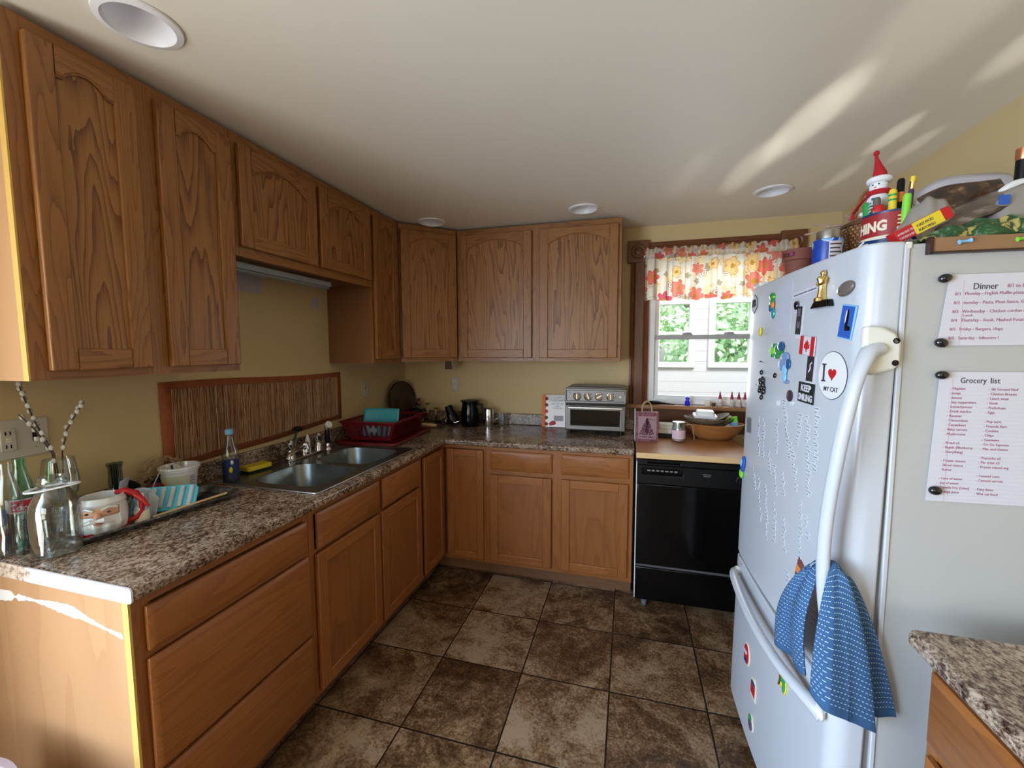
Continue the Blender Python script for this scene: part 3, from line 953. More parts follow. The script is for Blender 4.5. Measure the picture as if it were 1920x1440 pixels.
for k in range(7):
    MB().box(.058 + k * .024, .074 + k * .024, -.680, -.670, .806, .813).build('button', mat('button_grey', (.22, .22, .22), .4) if k == 0 else bpy.data.materials['button_grey'], cp)
MB().box(.345, .385, -.6995, -.697, .810, .813).box(.347, .383, -.6995, -.697, .800, .803).build('lettering', bpy.data.materials['button_grey'], cp)
mb = MB().slab([.004, .06, .23, X1], [.844, .852, .866, .874], lambda i, j: not (i == 1 and j == 1), -.694, -.655, ax='y')
mb.build('vent_strip', M['black'], t, bevel=.002)
KM = Matrix.Translation((.535, -.698, .79)) @ Matrix.Rotation(pi / 2, 4, 'X')
mb = MB().lathe([(.032, -.001), (.031, .006), (.024, .008), (.022, .022), (.001, .023)], 28).xf(KM)
mb.box(.532, .538, -.728, -.70, .766, .814)
mb.build('knob', M['black'], cp, bevel=.001)
for k in range(12):
    pass
for (cx, cy) in ((.055, -.66), (X1 - .055, -.66), (.055, -.08), (X1 - .055, -.08)):
    mb = MB()
    Rw = Matrix.Translation((cx, cy, .024)) @ Matrix.Rotation(pi / 2, 4, 'Y')
    mb.lathe([(.012, -.013), (.023, -.012), (.024, -.006), (.024, .006), (.023, .012), (.012, .013)], 20).xf(Rw)
    mb.box(cx - .018, cx + .018, cy - .012, cy + .016, .034, .052)
    mb.build('caster', mat('caster_grey', (.10, .10, .10), .4) if 'caster_grey' not in bpy.data.materials else bpy.data.materials['caster_grey'], t, bevel=.002)
tp = MB().box(-.004, X1 + .004, -.700, -.004, .884, .914).build('wooden_top', M['wood_top'], t, bevel=.004, label='orange wooden top board')
MB().box(-.0045, X1 + .0045, -.712, -.700, .883, .9145).build('front_edging', M['wood_edge'], tp, bevel=.004, label='pale wood front edging')

# ------------------------------------------------------------ toaster oven
t = thing('toaster_oven', 'stainless toaster oven with four round knobs on the back counter', 'toaster oven', (1.375, 0, CZ))
w_, d0, d1 = .402, -.285, -.03
mb = MB().prism([(0.006, .026), (w_ - .006, .026), (w_, .034), (w_, .300), (w_ - .018, .325), (.018, .325), (0, .300), (0, .034)], 'y', d0 + .012, d1)
mb.build('body', M['oven_metal'], t, bevel=.006, seg=3)
MB().box(.075, w_ - .075, -.19, -.10, .325, .331).build('top_vent', M['oven_metal'], t, bevel=.002)
mb = MB().slab([.0, .012, w_ - .012, w_], [.214, .232, .300, .316], lambda i, j: not (i == 1 and j == 1), d0 - .006, d0 + .012, ax='y')
cp = mb.build('control_bezel', M['oven_metal'], t, bevel=.004)
MB().box(.012, w_ - .012, d0 + .001, d0 + .012, .232, .300).build('control_face', mat('control_grey', (.22, .215, .205), .38, metal=.5), cp)
for k in range(4):
    cx = .082 + k * .0735
    KM = Matrix.Translation((cx, d0 + .001, .262)) @ Matrix.Rotation(pi / 2, 4, 'X')
    mb = MB().lathe([(.026, 0), (.026, .003), (.0225, .004), (.021, .016), (.019, .018), (.001, .018)], 30).xf(KM)
    R2 = Matrix.Translation((cx, d0 - .017, .262)) @ Matrix.Rotation([0, -.35, 1.0, 0][k], 4, 'Y')
    mb2 = MB().box(-.0045, .0045, -.006, .002, -.019, .019).xf(R2)
    kb = mb.build('knob', M['chrome'] if k < 9 else None, cp, smooth=40)
    mb2.build('grip_bar', M['steel'], kb, bevel=.001)
    MB().lathe([(.0285, 0), (.0285, .001), (.0262, .001), (.0262, 0)], 30).xf(KM).build('dial_ring', M['black'], kb)
MB().lathe([(.008, 0), (.007, .004), (.001, .0045)], 16).xf(Matrix.Translation((w_ - .038, d0 + .001, .262)) @ Matrix.Rotation(pi / 2, 4, 'X')).build('indicator_light', M['white'], cp)
MB().box(.03, .036, d0 - .001, d0 + .002, .283, .289).build('mark', M['black'], cp)
MB().box(.004, w_ - .004, d0 + .002, d0 + .012, .202, .214).build('shadow_gap', M['black'], t)
mb = MB().slab([.004, .040, w_ - .040, w_ - .004], [.034, .064, .168, .202], lambda i, j: not (i == 1 and j == 1), d0 - .006, d0 + .010, ax='y')
dr = mb.build('oven_door', M['oven_metal'], t, bevel=.004)
MB().box(.040, w_ - .040, d0 + .0, d0 + .006, .064, .168).build('glass', M['dark_glass'], dr, smooth=0)
mb = MB().box(.022, w_ - .022, d0 - .036, d0 - .020, .180, .196)
mb.box(.028, .044, d0 - .024, d0 - .004, .182, .194).box(w_ - .044, w_ - .028, d0 - .024, d0 - .004, .182, .194)
mb.build('door_handle', M['steel'], dr, bevel=.004)
mb = MB()
for k in range(12): mb.tube([(.05 + k * .0265, d0 + .02, .098), (.05 + k * .0265, d1 - .03, .098)], .0012, 5)
mb.tube([(.044, d0 + .018, .098), (w_ - .044, d0 + .018, .098)], .002, 6)
for (x, y) in ((.03, d0 + .03), (w_ - .03, d0 + .03), (.03, d1 - .03), (w_ - .03, d1 - .03)):
    MB().lathe([(.013, 0), (.012, .028)], 14, (x, y, 0)).build('foot', M['black'], t)

# ------------------------------------------------------------ cookbook leaning on the splash, beside the oven
BK = Matrix.Translation((1.168, -.052, CZ)) @ Matrix.Rotation(radians(3), 4, 'Z') @ Matrix.Rotation(radians(-8), 4, 'X')
t = thing('cookbook', 'paperback cookbook with orange edge stripe leaning against the splash next to the oven', 'book', M=BK)
MB().box(.001, .184, -.012, 0, .001, .238).build('pages', M['paper'], t)
MB().box(0, .185, -.0135, -.012, 0, .24).build('cover', mat('cover_grey', (.60, .57, .58), .25, coat=.5), t, label='glossy pale cover')
mb = MB().box(0, .030, -.0142, -.0134, 0, .24)
mb.build('orange_stripe', M['orange'], t)
for k in range(5):
    MB().lathe([(.013, 0), (.013, .0006), (.001, .0006)], 20).xf(Matrix.Translation((.034, -.0142, .022 + k * .047)) @ Matrix.Rotation(pi / 2, 4, 'X')).build('food_picture', [M['maroon'], M['brown'], M['red'], M['terracotta'], M['maroon']][k], t)
text('THE COMPLETE', .009, M['ink'], t, (.115, -.0140, .214), align='CENTER')
text('CUISINART', .024, M['maroon'], t, (.115, -.0140, .190), align='CENTER')
text('AIR FRYER', .021, M['teal'], t, (.115, -.0140, .166), align='CENTER')
text('OVEN', .012, M['ink'], t, (.115, -.0140, .150), align='CENTER')
text('COOKBOOK', .012, M['ink'], t, (.115, -.0140, .136), align='CENTER')
mb = MB().ball((.085, -.0142, .03), (.022, .0012, .016), 16, 8).ball((.07, -.0142, .022), (.018, .001, .012), 14, 6)
mb.build('dish_picture', M['red'], t)
MB().box(.09, .16, -.0143, -.0138, .045, .085).build('picture_block', M['lilac'], t)

# ------------------------------------------------------------ black coffee carafe, glass creamer, grinder
t = thing('coffee_carafe', 'shiny black coffee carafe with handle on the back counter', 'carafe', (.636, -.165, CZ))
MB().lathe([(.062, 0), (.066, .01), (.070, .06), (.066, .12), (.058, .165), (.060, .185)], 32, caps=True).build('body', M['black_gloss'], t, label='black glass body')
MB().lathe([(.062, .184), (.070, .190), (.070, .197), (.052, .200), (.001, .204)], 32, caps=False).build('lid', M['black'], t)
MB().tube([(.056, 0, .175), (.095, 0, .165), (.108, 0, .12), (.105, 0, .06), (.072, 0, .035)], [.010, .011, .011, .010, .008], 10).build('handle', M['black'], t)
MB().tube([(-.055, -.02, .10), (-.068, -.01, .10)], .01, 8).build('spout', M['black'], t) if 0 else None
t = thing('glass_mug', 'small steel and glass teapot standing beside the black carafe', 'mug', (.766, -.115, CZ))
MB().lathe([(.040, 0), (.043, .008), (.043, .11), (.038, .125), (.040, .135)], 28).build('body', M['chrome'], t, label='polished steel body')
MB().lathe([(.036, .134), (.030, .139), (.001, .140)], 24, caps=False).build('lid', M['steel'], t)
MB().tube([(.040, 0, .120), (.068, 0, .110), (.072, 0, .06), (.042, 0, .035)], .0045, 8).build('handle', M['glass'], t)
t = thing('water_glass', 'plain clear glass behind the small teapot', 'glass', (.862, -.075, CZ))
MB().lathe([(.028, .0), (.030, .004), (.034, .095), (.0325, .095), (.028, .008), (.001, .006)], 24, caps=False).build('cup', M['glass'], t)
t = thing('coffee_grinder', 'black hand grinder lying tilted beside the carafe', 'grinder', (.520, -.16, CZ))
GM = Matrix.Rotation(radians(-24), 4, 'Y')
MB().lathe([(.036, .016), (.042, .03), (.040, .10), (.030, .12), (.033, .14), (.028, .160), (.001, .165)], 24).xf(GM).build('body', M['black'], t)
MB().tube([(-.045, -.03, .10), (-.02, -.05, .05), (.01, -.05, .03), (.045, -.035, .04)], .004, 8).build('wire', M['chrome'], t)
# cords and small metal parts heaped by the splash
t = thing('power_cord', 'tangled black cord lying by the back splash', 'cord', (.43, -.13, CZ))
pts = [(.09 * cos(k * .55) * (1 - k * .012), .045 * sin(k * .73), .006 + .012 * (1 + sin(k * 1.3))) for k in range(34)]
MB().tube(pts, .0045, 6).build('cable', M['black'], t)
t = thing('measuring_cup', 'small shiny metal cup tipped over among the cords', 'cup', (.395, -.155, CZ))
MB().lathe([(.018, 0), (.024, .03), (.023, .03), (.017, .002), (.001, .002)], 18, caps=False).xf(Matrix.Translation((0, 0, .022)) @ Matrix.Rotation(radians(75), 4, 'Y')).build('bowl', M['steel'], t)
# candlesticks, french press
def candlestick(label, loc, hgt):
    t = thing('candlestick', label, 'candlestick', loc, group='dark metal candlesticks')
    h = hgt
    MB().lathe([(.026, 0), (.026, .004), (.010, .010), (.005, .018), (.006, h * .2), (.004, h * .22), (.0065, h * .3), (.004, h * .33), (.0065, h * .41), (.004, h * .44), (.0065, h * .52), (.005, h * .56)], 18).build('base', mat('dark_bronze', (.06, .03, .015), .3, metal=.6) if 'dark_bronze' not in bpy.data.materials else bpy.data.materials['dark_bronze'], t)
    MB().lathe([(.0065, h * .55), (.0065, h * .95)], 14).build('stem', mat('brass_cream', (.50, .38, .20), .35) if 'brass_cream' not in bpy.data.materials else bpy.data.materials['brass_cream'], t, label='cream coloured stem')
    MB().lathe([(.006, h * .93), (.018, h * .955), (.019, h), (.008, h)], 18).build('cup', bpy.data.materials['dark_bronze'], t)
candlestick('taller candlestick with cream stem beside the dish rack', (.310, -.215, CZ), .172)
candlestick('shorter dark candlestick standing nearer the back wall', (.325, -.105, CZ), .118)
t = thing('french_press', 'dark coffee press with domed lid behind the dish rack', 'coffee press', (.215, -.225, CZ))
MB().lathe([(.042, 0), (.044, .01), (.044, .105), (.046, .11)], 26).build('jug', mat('smoky_green', (.02, .028, .02), .12, coat=.5), t)
MB().lathe([(.048, .108), (.046, .122), (.025, .136), (.004, .140), (.004, .150), (.009, .154), (.008, .164), (.001, .166)], 26, caps=False).build('lid', M['black'], t)
MB().tube([(.04, 0, .11), (.075, 0, .13), (.085, 0, .10), (.07, 0, .03), (.042, 0, .02)], .006, 8).build('handle', M['black'], t)
# round dark tray leaning in the corner
PM = Matrix.Translation((.048, -.135, 1.085)) @ Matrix.Rotation(radians(42), 4, 'Z') @ Matrix.Rotation(radians(-8), 4, 'X') @ Matrix.Rotation(pi / 2, 4, 'X')
PM = Matrix.Translation((.072, -.180, 1.083)) @ Matrix.Rotation(radians(80), 4, 'Z') @ Matrix.Rotation(radians(82), 4, 'X')
t = thing('round_tray', 'large dark round tray leaning in the corner behind the dish rack', 'tray', M=PM)
MB().lathe([(.001, -.006), (.150, -.006), (.165, .004), (.167, .010), (.160, .012), (.148, .001), (.001, .001)], 44, caps=False).build('plate', mat('dark_walnut', (.035, .018, .010), .25, coat=.3), t, smooth=50)
# linen stack with little red vase
t = thing('folded_towels', 'short stack of folded pale dish cloths in the corner', 'cloth', (.155, -.085, CZ), radians(10))
for k in range(4):
    mb = MB().prism(rrect(-.04 + .004 * k, .05 - .006 * k, -.05, .045 - .005 * k, .012, 3), 'z', .002 + k * .032, .032 + k * .032)
    mb.build('folded_cloth', [M['cream'], M['paper'], M['paper'], mat('striped_cloth', (.32, .30, .16), .9)][k], t, bevel=.010, seg=3)
t = thing('bud_vase', 'tiny dark red vase standing on the folded cloths', 'vase', (.165, -.080, CZ + .130))
MB().lathe([(.012, 0), (.018, .012), (.016, .03), (.009, .045), (.012, .06), (.010, .06), (.007, .045), (.001, .04)], 20, caps=False).build('body', mat('dark_red_glaze', (.16, .03, .02), .2, coat=.5), t)
# cloth roll with wooden handle
t = thing('lint_roller', 'striped cloth bundle with a pale wooden handle behind the dish rack', 'utensil', (.225, -.325, CZ), radians(8))
mb = MB().grid(lambda u, v: (-.06 + .13 * u + .004 * sin(v * 19), (.030 + .004 * sin(9 * u + 5 * v * 6.28)) * cos(v * 2 * pi), .036 + (.030 + .005 * sin(11 * u + v * 25)) * sin(v * 2 * pi)), 24, 32)
g = NT('striped_rag', rough=.9)
v = g.coord('Object', scale=(1, .4, .4))
g.base(g.ramp(g.noise(v, 60, 2, .5, 1.0), [(.42, (.10, .11, .10)), (.5, (.36, .36, .33)), (.6, (.55, .52, .48))]))
mb.build('cloth', g.m, t, smooth=60)
MB().tube([(.06, -.002, .030), (.11, -.004, .024), (.18, -.006, .020), (.20, -.006, .020)], [.008, .011, .013, .010], 12).build('handle', M['pale_stick'], t)

# ------------------------------------------------------------ dish rack
t = thing('dish_rack', 'dark red plastic dish rack standing on its drip tray beside the sink', 'dish rack', (.246, -.665, CZ + .0005), radians(4))
mb = MB()
a0, b0 = .185, .262
mb.prism(rrect(-a0 - .01, a0 + .012, -b0 - .025, b0, .03), 'z', 0, .006)
outl = rrect(-a0 - .01, a0 + .012, -b0 - .025, b0, .03)
mb.tube([(p[0], p[1], .011) for p in outl + outl[:1]], .0085, 8)
mb.build('drip_tray', M['red_plastic'], t, smooth=50)
def rack_wall(p0, p1, q0, q1, n, gap):
    """slotted sloping wall from the base edge p0-p1 up to the rim edge q0-q1"""
    mb = MB()
    p0, p1, q0, q1 = map(Vector, (p0, p1, q0, q1))
    nrm = (p1 - p0).cross(q0 - p0).normalized() * .0015
    def quad(a, b, c, d):
        mb.add([a - nrm, b - nrm, c - nrm, d - nrm, a + nrm, b + nrm, c + nrm, d + nrm], [(0, 1, 2, 3), (7, 6, 5, 4), (0, 4, 5, 1), (1, 5, 6, 2), (2, 6, 7, 3), (3, 7, 4, 0)])
    at_ = lambda u, v: p0.lerp(p1, u).lerp(q0.lerp(q1, u), v)
    quad(at_(0, 0), at_(1, 0), at_(1, .14), at_(0, .14))
    quad(at_(0, .84), at_(1, .84), at_(1, 1), at_(0, 1))
    for k in range(n + 1):
        c = k / n
        wv = (1 - gap) / n / 2 if 0 < k < n else (1 - gap) / n
        quad(at_(max(0, c - wv), .14), at_(min(1, c + wv), .14), at_(min(1, c + wv), .84), at_(max(0, c - wv), .84))
    return mb
B = [(-.135, -.215), (.125, -.215), (.125, .215), (-.135, .215)]
Rm = [(-.185, -.255), (.175, -.255), (.175, .235), (-.185, .235)]
zb_, zr = .020, .135
tot = MB()
for k, (n, gp) in enumerate(((9, .55), (1, .05), (9, .55), (13, .5))):
    k2 = (k + 1) % 4
    wv = rack_wall((*B[k], zb_), (*B[k2], zb_), (*Rm[k], zr), (*Rm[k2], zr), n, gp)
    tot.add(wv.v, wv.f)
tot.slab([-.135 + i * .26 / 13 for i in range(14)], [-.215 + j * .43 / 15 for j in range(16)], lambda i, j: (i % 2 == 0) or (j % 3 == 0), zb_, zb_ + .004)
rim = [(p[0], p[1], zr) for p in Rm]
tot.tube(rim + rim[:1] + [rim[1]], .0065, 8)
tot.build('basket', M['red_plastic'], t, smooth=40)
MB().box(.0, .055, -.2445, -.2435, .075, .115).xf(Matrix.Identity(4)).build('sticker', mat('sticker_grey', (.16, .16, .17), .5), t)
t = thing('cutting_mat', 'bent turquoise plastic cutting mat standing in the red dish rack', 'cutting board', (.262, -.80, CZ + .025), radians(6))
MB().grid(lambda u, v: (-.115 + .24 * u + .004 * v, .012 * sin(u * pi) + .03 * v, .178 * v), 20, 10).build('sheet', M['teal'], t, solid=.003)

# ------------------------------------------------------------ soap bottle and sponge
t = thing('dish_soap', 'clear bottle of dark blue dish soap at the sink corner', 'bottle', (.106, -1.700, .920))
MB().lathe([(.030, 0), (.033, .006), (.033, .085), (.001, .085)], 28, caps=False).build('liquid', M['navy'], t, label='dark blue liquid')
MB().lathe([(.031, 0), (.0345, .006), (.0345, .10), (.030, .13), (.020, .165), (.014, .19), (.014, .205)], 28, caps=False).build('bottle_body', M['glass'], t)
MB().lathe([(.0165, .203), (.017, .222), (.014, .226), (.001, .227)], 22).build('cap', M['lblue'], t, label='light blue cap')
MB().grid(lambda u, v: (.0352 * cos(-1.6 + 1.9 * u), .0352 * sin(-1.6 + 1.9 * u), .030 + .065 * v), 14, 2).build('label_sticker', mat('soap_label', (.015, .03, .12), .4), t)
MB().ball((.026, -.0235, .05), (.008, .008, .014), 12, 8).build('lemon_print', M['yellow'], t)
MB().ball((.030, -.019, .083), (.006, .006, .010), 12, 8).build('leaf_print', M['white'], t)
t = thing('sponge', 'yellow sponge with dark scouring side on the sink rim', 'sponge', (.088, -1.555, .921), radians(82))
MB().prism(rrect(-.060, .060, -.034, .034, .010, 3), 'z', 0, .008).build('scourer', mat('dark_scourer', (.012, .016, .010), .9), t, label='dark scouring pad')
MB().prism(rrect(-.060, .060, -.034, .034, .010, 3), 'z', .008, .028).build('foam', M['yellow'], t, bevel=.003, label='yellow foam')

# ------------------------------------------------------------ reed mat on the wall, plates
t = thing('woven_mat', 'long woven reed mat with orange-brown border hung on the wall behind the sink', 'wall hanging', (0, -1.9, .99))
def matpt(u, v):
    y = -1.903 + 1.08 * u
    zb = .998 + .052 * u + .004 * sin(9 * u); zt = 1.362 - .015 * u + .004 * sin(7 * u)
    return y + 1.9, zb + (zt - zb) * v - .99
g = NT('rust_border', rough=.8, color=(.30, .075, .02))
v = g.coord('Object'); g.base(g.mix(g.noise(v, 25, 3), (.24, .055, .015), (.38, .11, .035)))
def msheet(x, u0, u1, v0, v1, nu=40):
    return MB().grid(lambda u, v: (x, *matpt(u0 + (u1 - u0) * u, v0 + (v1 - v0) * v)), nu, 3)
msheet(.005, 0, 1, 0, 1).build('border', g.m, t, solid=.004, label='orange-brown cloth border')
mb = MB()
rr = random.Random(11)
for k in range(560):
    u = .040 + .925 * k / 559 + rr.uniform(-.0012, .0012)
    pts = []
    for j in range(7):
        vv = .09 + .82 * j / 6 + (rr.uniform(-.012, .012) if j in (0, 6) else 0)
        y, z = matpt(u + rr.uniform(-.0017, .0017), vv)
        pts.append((.0105 + rr.uniform(-.0015, .002), y, z))
    mb.tube(pts, rr.uniform(.0009, .0017), 4, m=rr.choice((0, 0, 1, 2)))
mb.build('reeds', [mat('reed_tan', (.33, .17, .08), .7), mat('reed_dark', (.20, .085, .035), .8), mat('reed_pale', (.46, .27, .14), .7)], t, smooth=0)
t['label'] = 'long woven reed mat with orange-brown border hung on the wall behind the sink'


def wallplate(label, M4, w_, h_, kind, nm='wall_plate'):
    t = thing(nm, label, 'outlet' if kind == 'outlet' else 'switch', M=M4)
    MB().box(-w_ / 2, w_ / 2, -.006, 0, -h_ / 2, h_ / 2).build('plate', M['plate'], t, bevel=.003)
    return t
M['plate'] = mat('plate_beige', (.50, .46, .36), .4)
LM = lambda y, z: Matrix.Translation((0, y, z)) @ Matrix.Rotation(pi / 2, 4, 'Z')
t = wallplate('beige double wall plate with a toggle switch and outlet near the counter end', LM(-2.300, 1.222), .125, .118, 'switch')
MB().box(.023, .035, -.008, -.005, -.013, .013).build('switch_slot', M['black'], t)
MB().box(.0245, .0335, -.018, -.006, -.014, -.001).build('toggle', M['cream_plastic'], t, bevel=.002)
MB().box(-.048, -.014, -.010, -.005, -.034, .034).build('socket', M['plate'], t, bevel=.002)
for z in (-.02, .02):
    MB().box(-.038, -.035, -.0105, -.0095, z - .005, z + .006).box(-.028, -.025, -.0105, -.0095, z - .005, z + .006).build('slot', M['black'], t)
MB().box(-.036, -.026, -.0125, -.0095, -.005, -.0005).box(-.036, -.026, -.0125, -.0095, .0015, .006).build('test_button', M['cream'], t)
for z in (-.032, .032): MB().lathe([(.0025, 0), (.001, .001)], 10).xf(Matrix.Translation((.029, -.006, z)) @ Matrix.Rotation(pi / 2, 4, 'X')).build('screw', M['steel'], t)
t = wallplate('narrow beige wall plate between the reed mat and the room corner', LM(-.560, 1.218), .070, .118, 'outlet')
MB().box(-.017, .017, -.009, -.005, -.033, .033).build('socket', M['plate'], t, bevel=.002)
MB().box(-.006, -.003, -.0095, -.0085, .010, .020).box(.003, .006, -.0095, -.0085, .010, .020).box(-.006, .006, -.0095, -.0085, -.004, .002).build('slot', M['black'], t)
t = wallplate('beige double outlet on the back wall above the black carafe', Matrix.Translation((.448, 0, 1.217)), .070, .116, 'outlet')
for z in (-.021, .021):
    MB().prism([(.0165 * cos(a) * 1.0, z + .0145 * sin(a)) for a in [2 * pi * k / 20 for k in range(20)]], 'y', -.008, -.005).build('socket', M['cream'], t)
    MB().box(-.0075, -.0050, -.0088, -.0078, z - .002, z + .007).box(.0050, .0075, -.0088, -.0078, z - .002, z + .007).box(-.002, .002, -.0088, -.0078, z - .009, z - .005).build('slot', M['black'], t)
t = thing('hanging_tag', 'small brown tag hanging below the corner wall cabinet', 'tag', (.482, -.20, 1.345))
MB().prism([(-.030, .0), (.030, 0), (.022, .065), (-.024, .065)], 'y', -.004, 0).build('card', M['brown'], t)

# light bar below the short cabinet
t = thing('under_cabinet_light', 'grey metal light bar mounted below the short wall cabinet', 'light fixture', (0, -1.805, 1.80))
MB().box(.165, .225, .0, .655, .030, .056).build('housing', mat('grey_enamel', (.36, .38, .42), .4), t, bevel=.003)
MB().box(.170, .220, .01, .645, .018, .030).build('lens', mat('lens_grey', (.25, .28, .27), .3), t, bevel=.004)

# ------------------------------------------------------------ things on the baking tray at the counter end
TR = Matrix.Translation((.190, -2.075, CZ)) @ Matrix.Rotation(radians(-9), 4, 'Z')
t = thing('baking_tray', 'worn grey baking tray holding the mug and bottles on the countertop', 'tray', M=TR)
mb = MB()
def dish(mb, a, b, h, th, fl):
    o1 = rrect(-a, a, -b, b, .02); i1 = rrect(-a + fl, a - fl, -b + fl, b - fl, .015)
    i0 = rrect(-a + fl + .012, a - fl - .012, -b + fl + .012, b - fl - .012, .015)
    n = len(o1)
    rows = [[(p[0], p[1], h - .004) for p in o1], [(p[0], p[1], h) for p in o1], [(p[0], p[1], h) for p in i1], [(p[0], p[1], th) for p in i0]]
    out = [[(p[0], p[1], 0) for p in i0], [(p[0] * .995, p[1] * .998, h - .004) for p in i1]]
    rows = out + rows
    vs = [p for r_ in rows for p in r_]
    fs = [(i * n + k, i * n + (k + 1) % n, (i + 1) * n + (k + 1) % n, (i + 1) * n + k) for i in range(len(rows) - 1) for k in range(n)]
    fs += [tuple(range(n))[::-1], tuple(range((len(rows) - 1) * n, len(rows) * n))]
    mb.add(vs, fs)
dish(mb, .112, .245, .024, .003, .008)
g = NT('worn_tray_metal', rough=.38, metal=.7)
v = g.coord('Object'); g.base(g.ramp(g.noise(v, 22, 5, .7), [(.4, (.05, .045, .04)), (.55, (.20, .19, .17)), (.7, (.42, .41, .38))]))
mb.build('pan', g.m, t, smooth=50)
def ont(x, y, z=.0035): return TR @ Vector((x, y, z))


# mug shaped like a bearded winter face
p = ont(.028, -.168)
t = thing('face_mug', 'white ceramic mug with a bearded face and red ribbon-like handle on the baking tray', 'mug', M=Matrix.Translation((.196, -.0, 0)) @ Matrix.Translation((0, -2.222, CZ + .0035)) @ Matrix.Rotation(radians(50), 4, 'Z'))
def mugf(u, v):
    a = 2 * pi * u; z = .005 + .112 * v
    r = .052 + .010 * sin(pi * min(1, v * 1.05)) ** .7 - .004 * v
    fr = max(0, cos(a + pi / 2))                       # faces -y
    beard = .012 * fr * max(0, 1 - abs(v - .28) / .34) + .004 * fr * sin(a * 14) * max(0, 1 - abs(v - .25) / .3)
    brim = .004 * (1 if v > .80 else 0)
    return (r + beard + brim) * cos(a), (r + beard + brim) * sin(a), z
mb = MB().grid(mugf, 72, 30)
mb.lathe([(.052, .117), (.048, .117), (.045, .02), (.001, .012)], 40, caps=False)
mb.lathe([(.050, .004), (.001, .004)], 40, caps=False)
mb.build('cup', M['porcelain'], t, smooth=60)
mb = MB().grid(lambda u, v: ((.0635) * cos(radians(-90 + 46 * (2 * u - 1))), (.0635) * sin(radians(-90 + 46 * (2 * u - 1))), .066 + .026 * v), 16, 4)
fc = mb.build('face', M['skin'], t, smooth=60, solid=.003, label='painted skin-toned eye band')
for s_ in (-1, 1):
    a = radians(-90 + 22 * s_)
    MB().ball((.0655 * cos(a), .0655 * sin(a), .078), (.005, .003, .0032), 12, 8).build('eye', M['ink'], fc)
    mb = MB().tube([(.067 * cos(radians(-90 + 8 * s_)), .067 * sin(radians(-90 + 8 * s_)), .086), (.067 * cos(radians(-90 + 22 * s_)), .067 * sin(radians(-90 + 22 * s_)), .0935), (.065 * cos(radians(-90 + 40 * s_)), .065 * sin(radians(-90 + 40 * s_)), .087)], .0038, 8)
    mb.build('eyebrow', M['porcelain'], fc)
MB().ball((0, -.068, .070), (.0085, .009, .011), 14, 10).build('nose', M['skin'], fc)
mb = MB()
for s_ in (-1, 1):
    mb.tube([(0, -.072, .056), (s_ * .014, -.074, .057), (s_ * .028, -.066, .050), (s_ * .036, -.058, .044)], [.006, .008, .006, .002], 8)
mb.build('moustache', M['porcelain'], t)
MB().ball((0, -.072, .046), (.010, .004, .004), 12, 6).build('mouth', mat('lip_pink', (.55, .14, .10), .4), t)
mb = MB().lathe([(.050, 0), (.060, .004), (.060, .014), (.054, .020)], 40)
mb.build('collar', M['red'], t, label='red collar at the foot')
mb = MB().tube([(.030, .030, .112), (.052, .014, .118), (.078, .008, .106), (.094, .0, .082), (.094, -.003, .050), (.080, -.004, .028), (.056, -.004, .022)], [.008, .010, .011, .009, .0075, .007, .007], 12)
mb.tube([(.078, -.004, .104), (.098, -.016, .088), (.114, -.020, .062)], [.007, .009, .003], 8)
mb.build('handle', M['red'], t, label='red curled handle')

# dropper bottle
p = ont(.064, -.058)
t = thing('dropper_bottle', 'small pump bottle with cream sticker standing on the tray next to the mug', 'bottle', M=Matrix.Translation(p) @ Matrix.Rotation(radians(15), 4, 'Z'))
MB().lathe([(.021, 0), (.0225, .004), (.0225, .055), (.017, .064), (.011, .067)], 26).build('bottle_body', mat('pale_grey_glass', (.35, .42, .42), .15, coat=.4), t)
MB().grid(lambda u, v: (.0232 * cos(-2.9 + 2.9 * u), .0232 * sin(-2.9 + 2.9 * u), .006 + .042 * v), 20, 2).build('label_sticker', M['cream'], t)
for k in range(3): MB().grid(lambda u, v, k=k: (.0236 * cos(-2.2 + (1.1 - .2 * k) * u), .0236 * sin(-2.2 + (1.1 - .2 * k) * u), .034 - .007 * k + .0018 * v), 10, 1).build('print', M['ink'], t)
MB().lathe([(.0125, .066), (.0125, .084), (.007, .086), (.006, .102), (.001, .104)], 20).build('cap', M['white'], t, label='white dropper cap')
# ice cube tray (aqua)
p = ont(.028, .015)
t = thing('ice_tray', 'bright aqua silicone ice stick tray tipped up in the baking tray', 'tray', M=Matrix.Translation(p + Vector((0, 0, .003))) @ Matrix.Rotation(radians(34), 4, 'Z') @ Matrix.Rotation(radians(50), 4, 'X') @ Matrix.Scale(1.12, 4))
mb = MB().prism(rrect(-.085, .085, 0, .085, .02, 4), 'z', 0, .010)
mb.build('shell', M['aqua'], t, bevel=.003)
for k in range(6):
    MB().box(-.062 + k * .025, -.050 + k * .025, .008, .078, .010, .020).build('rib', M['frosted'], t, bevel=.003)
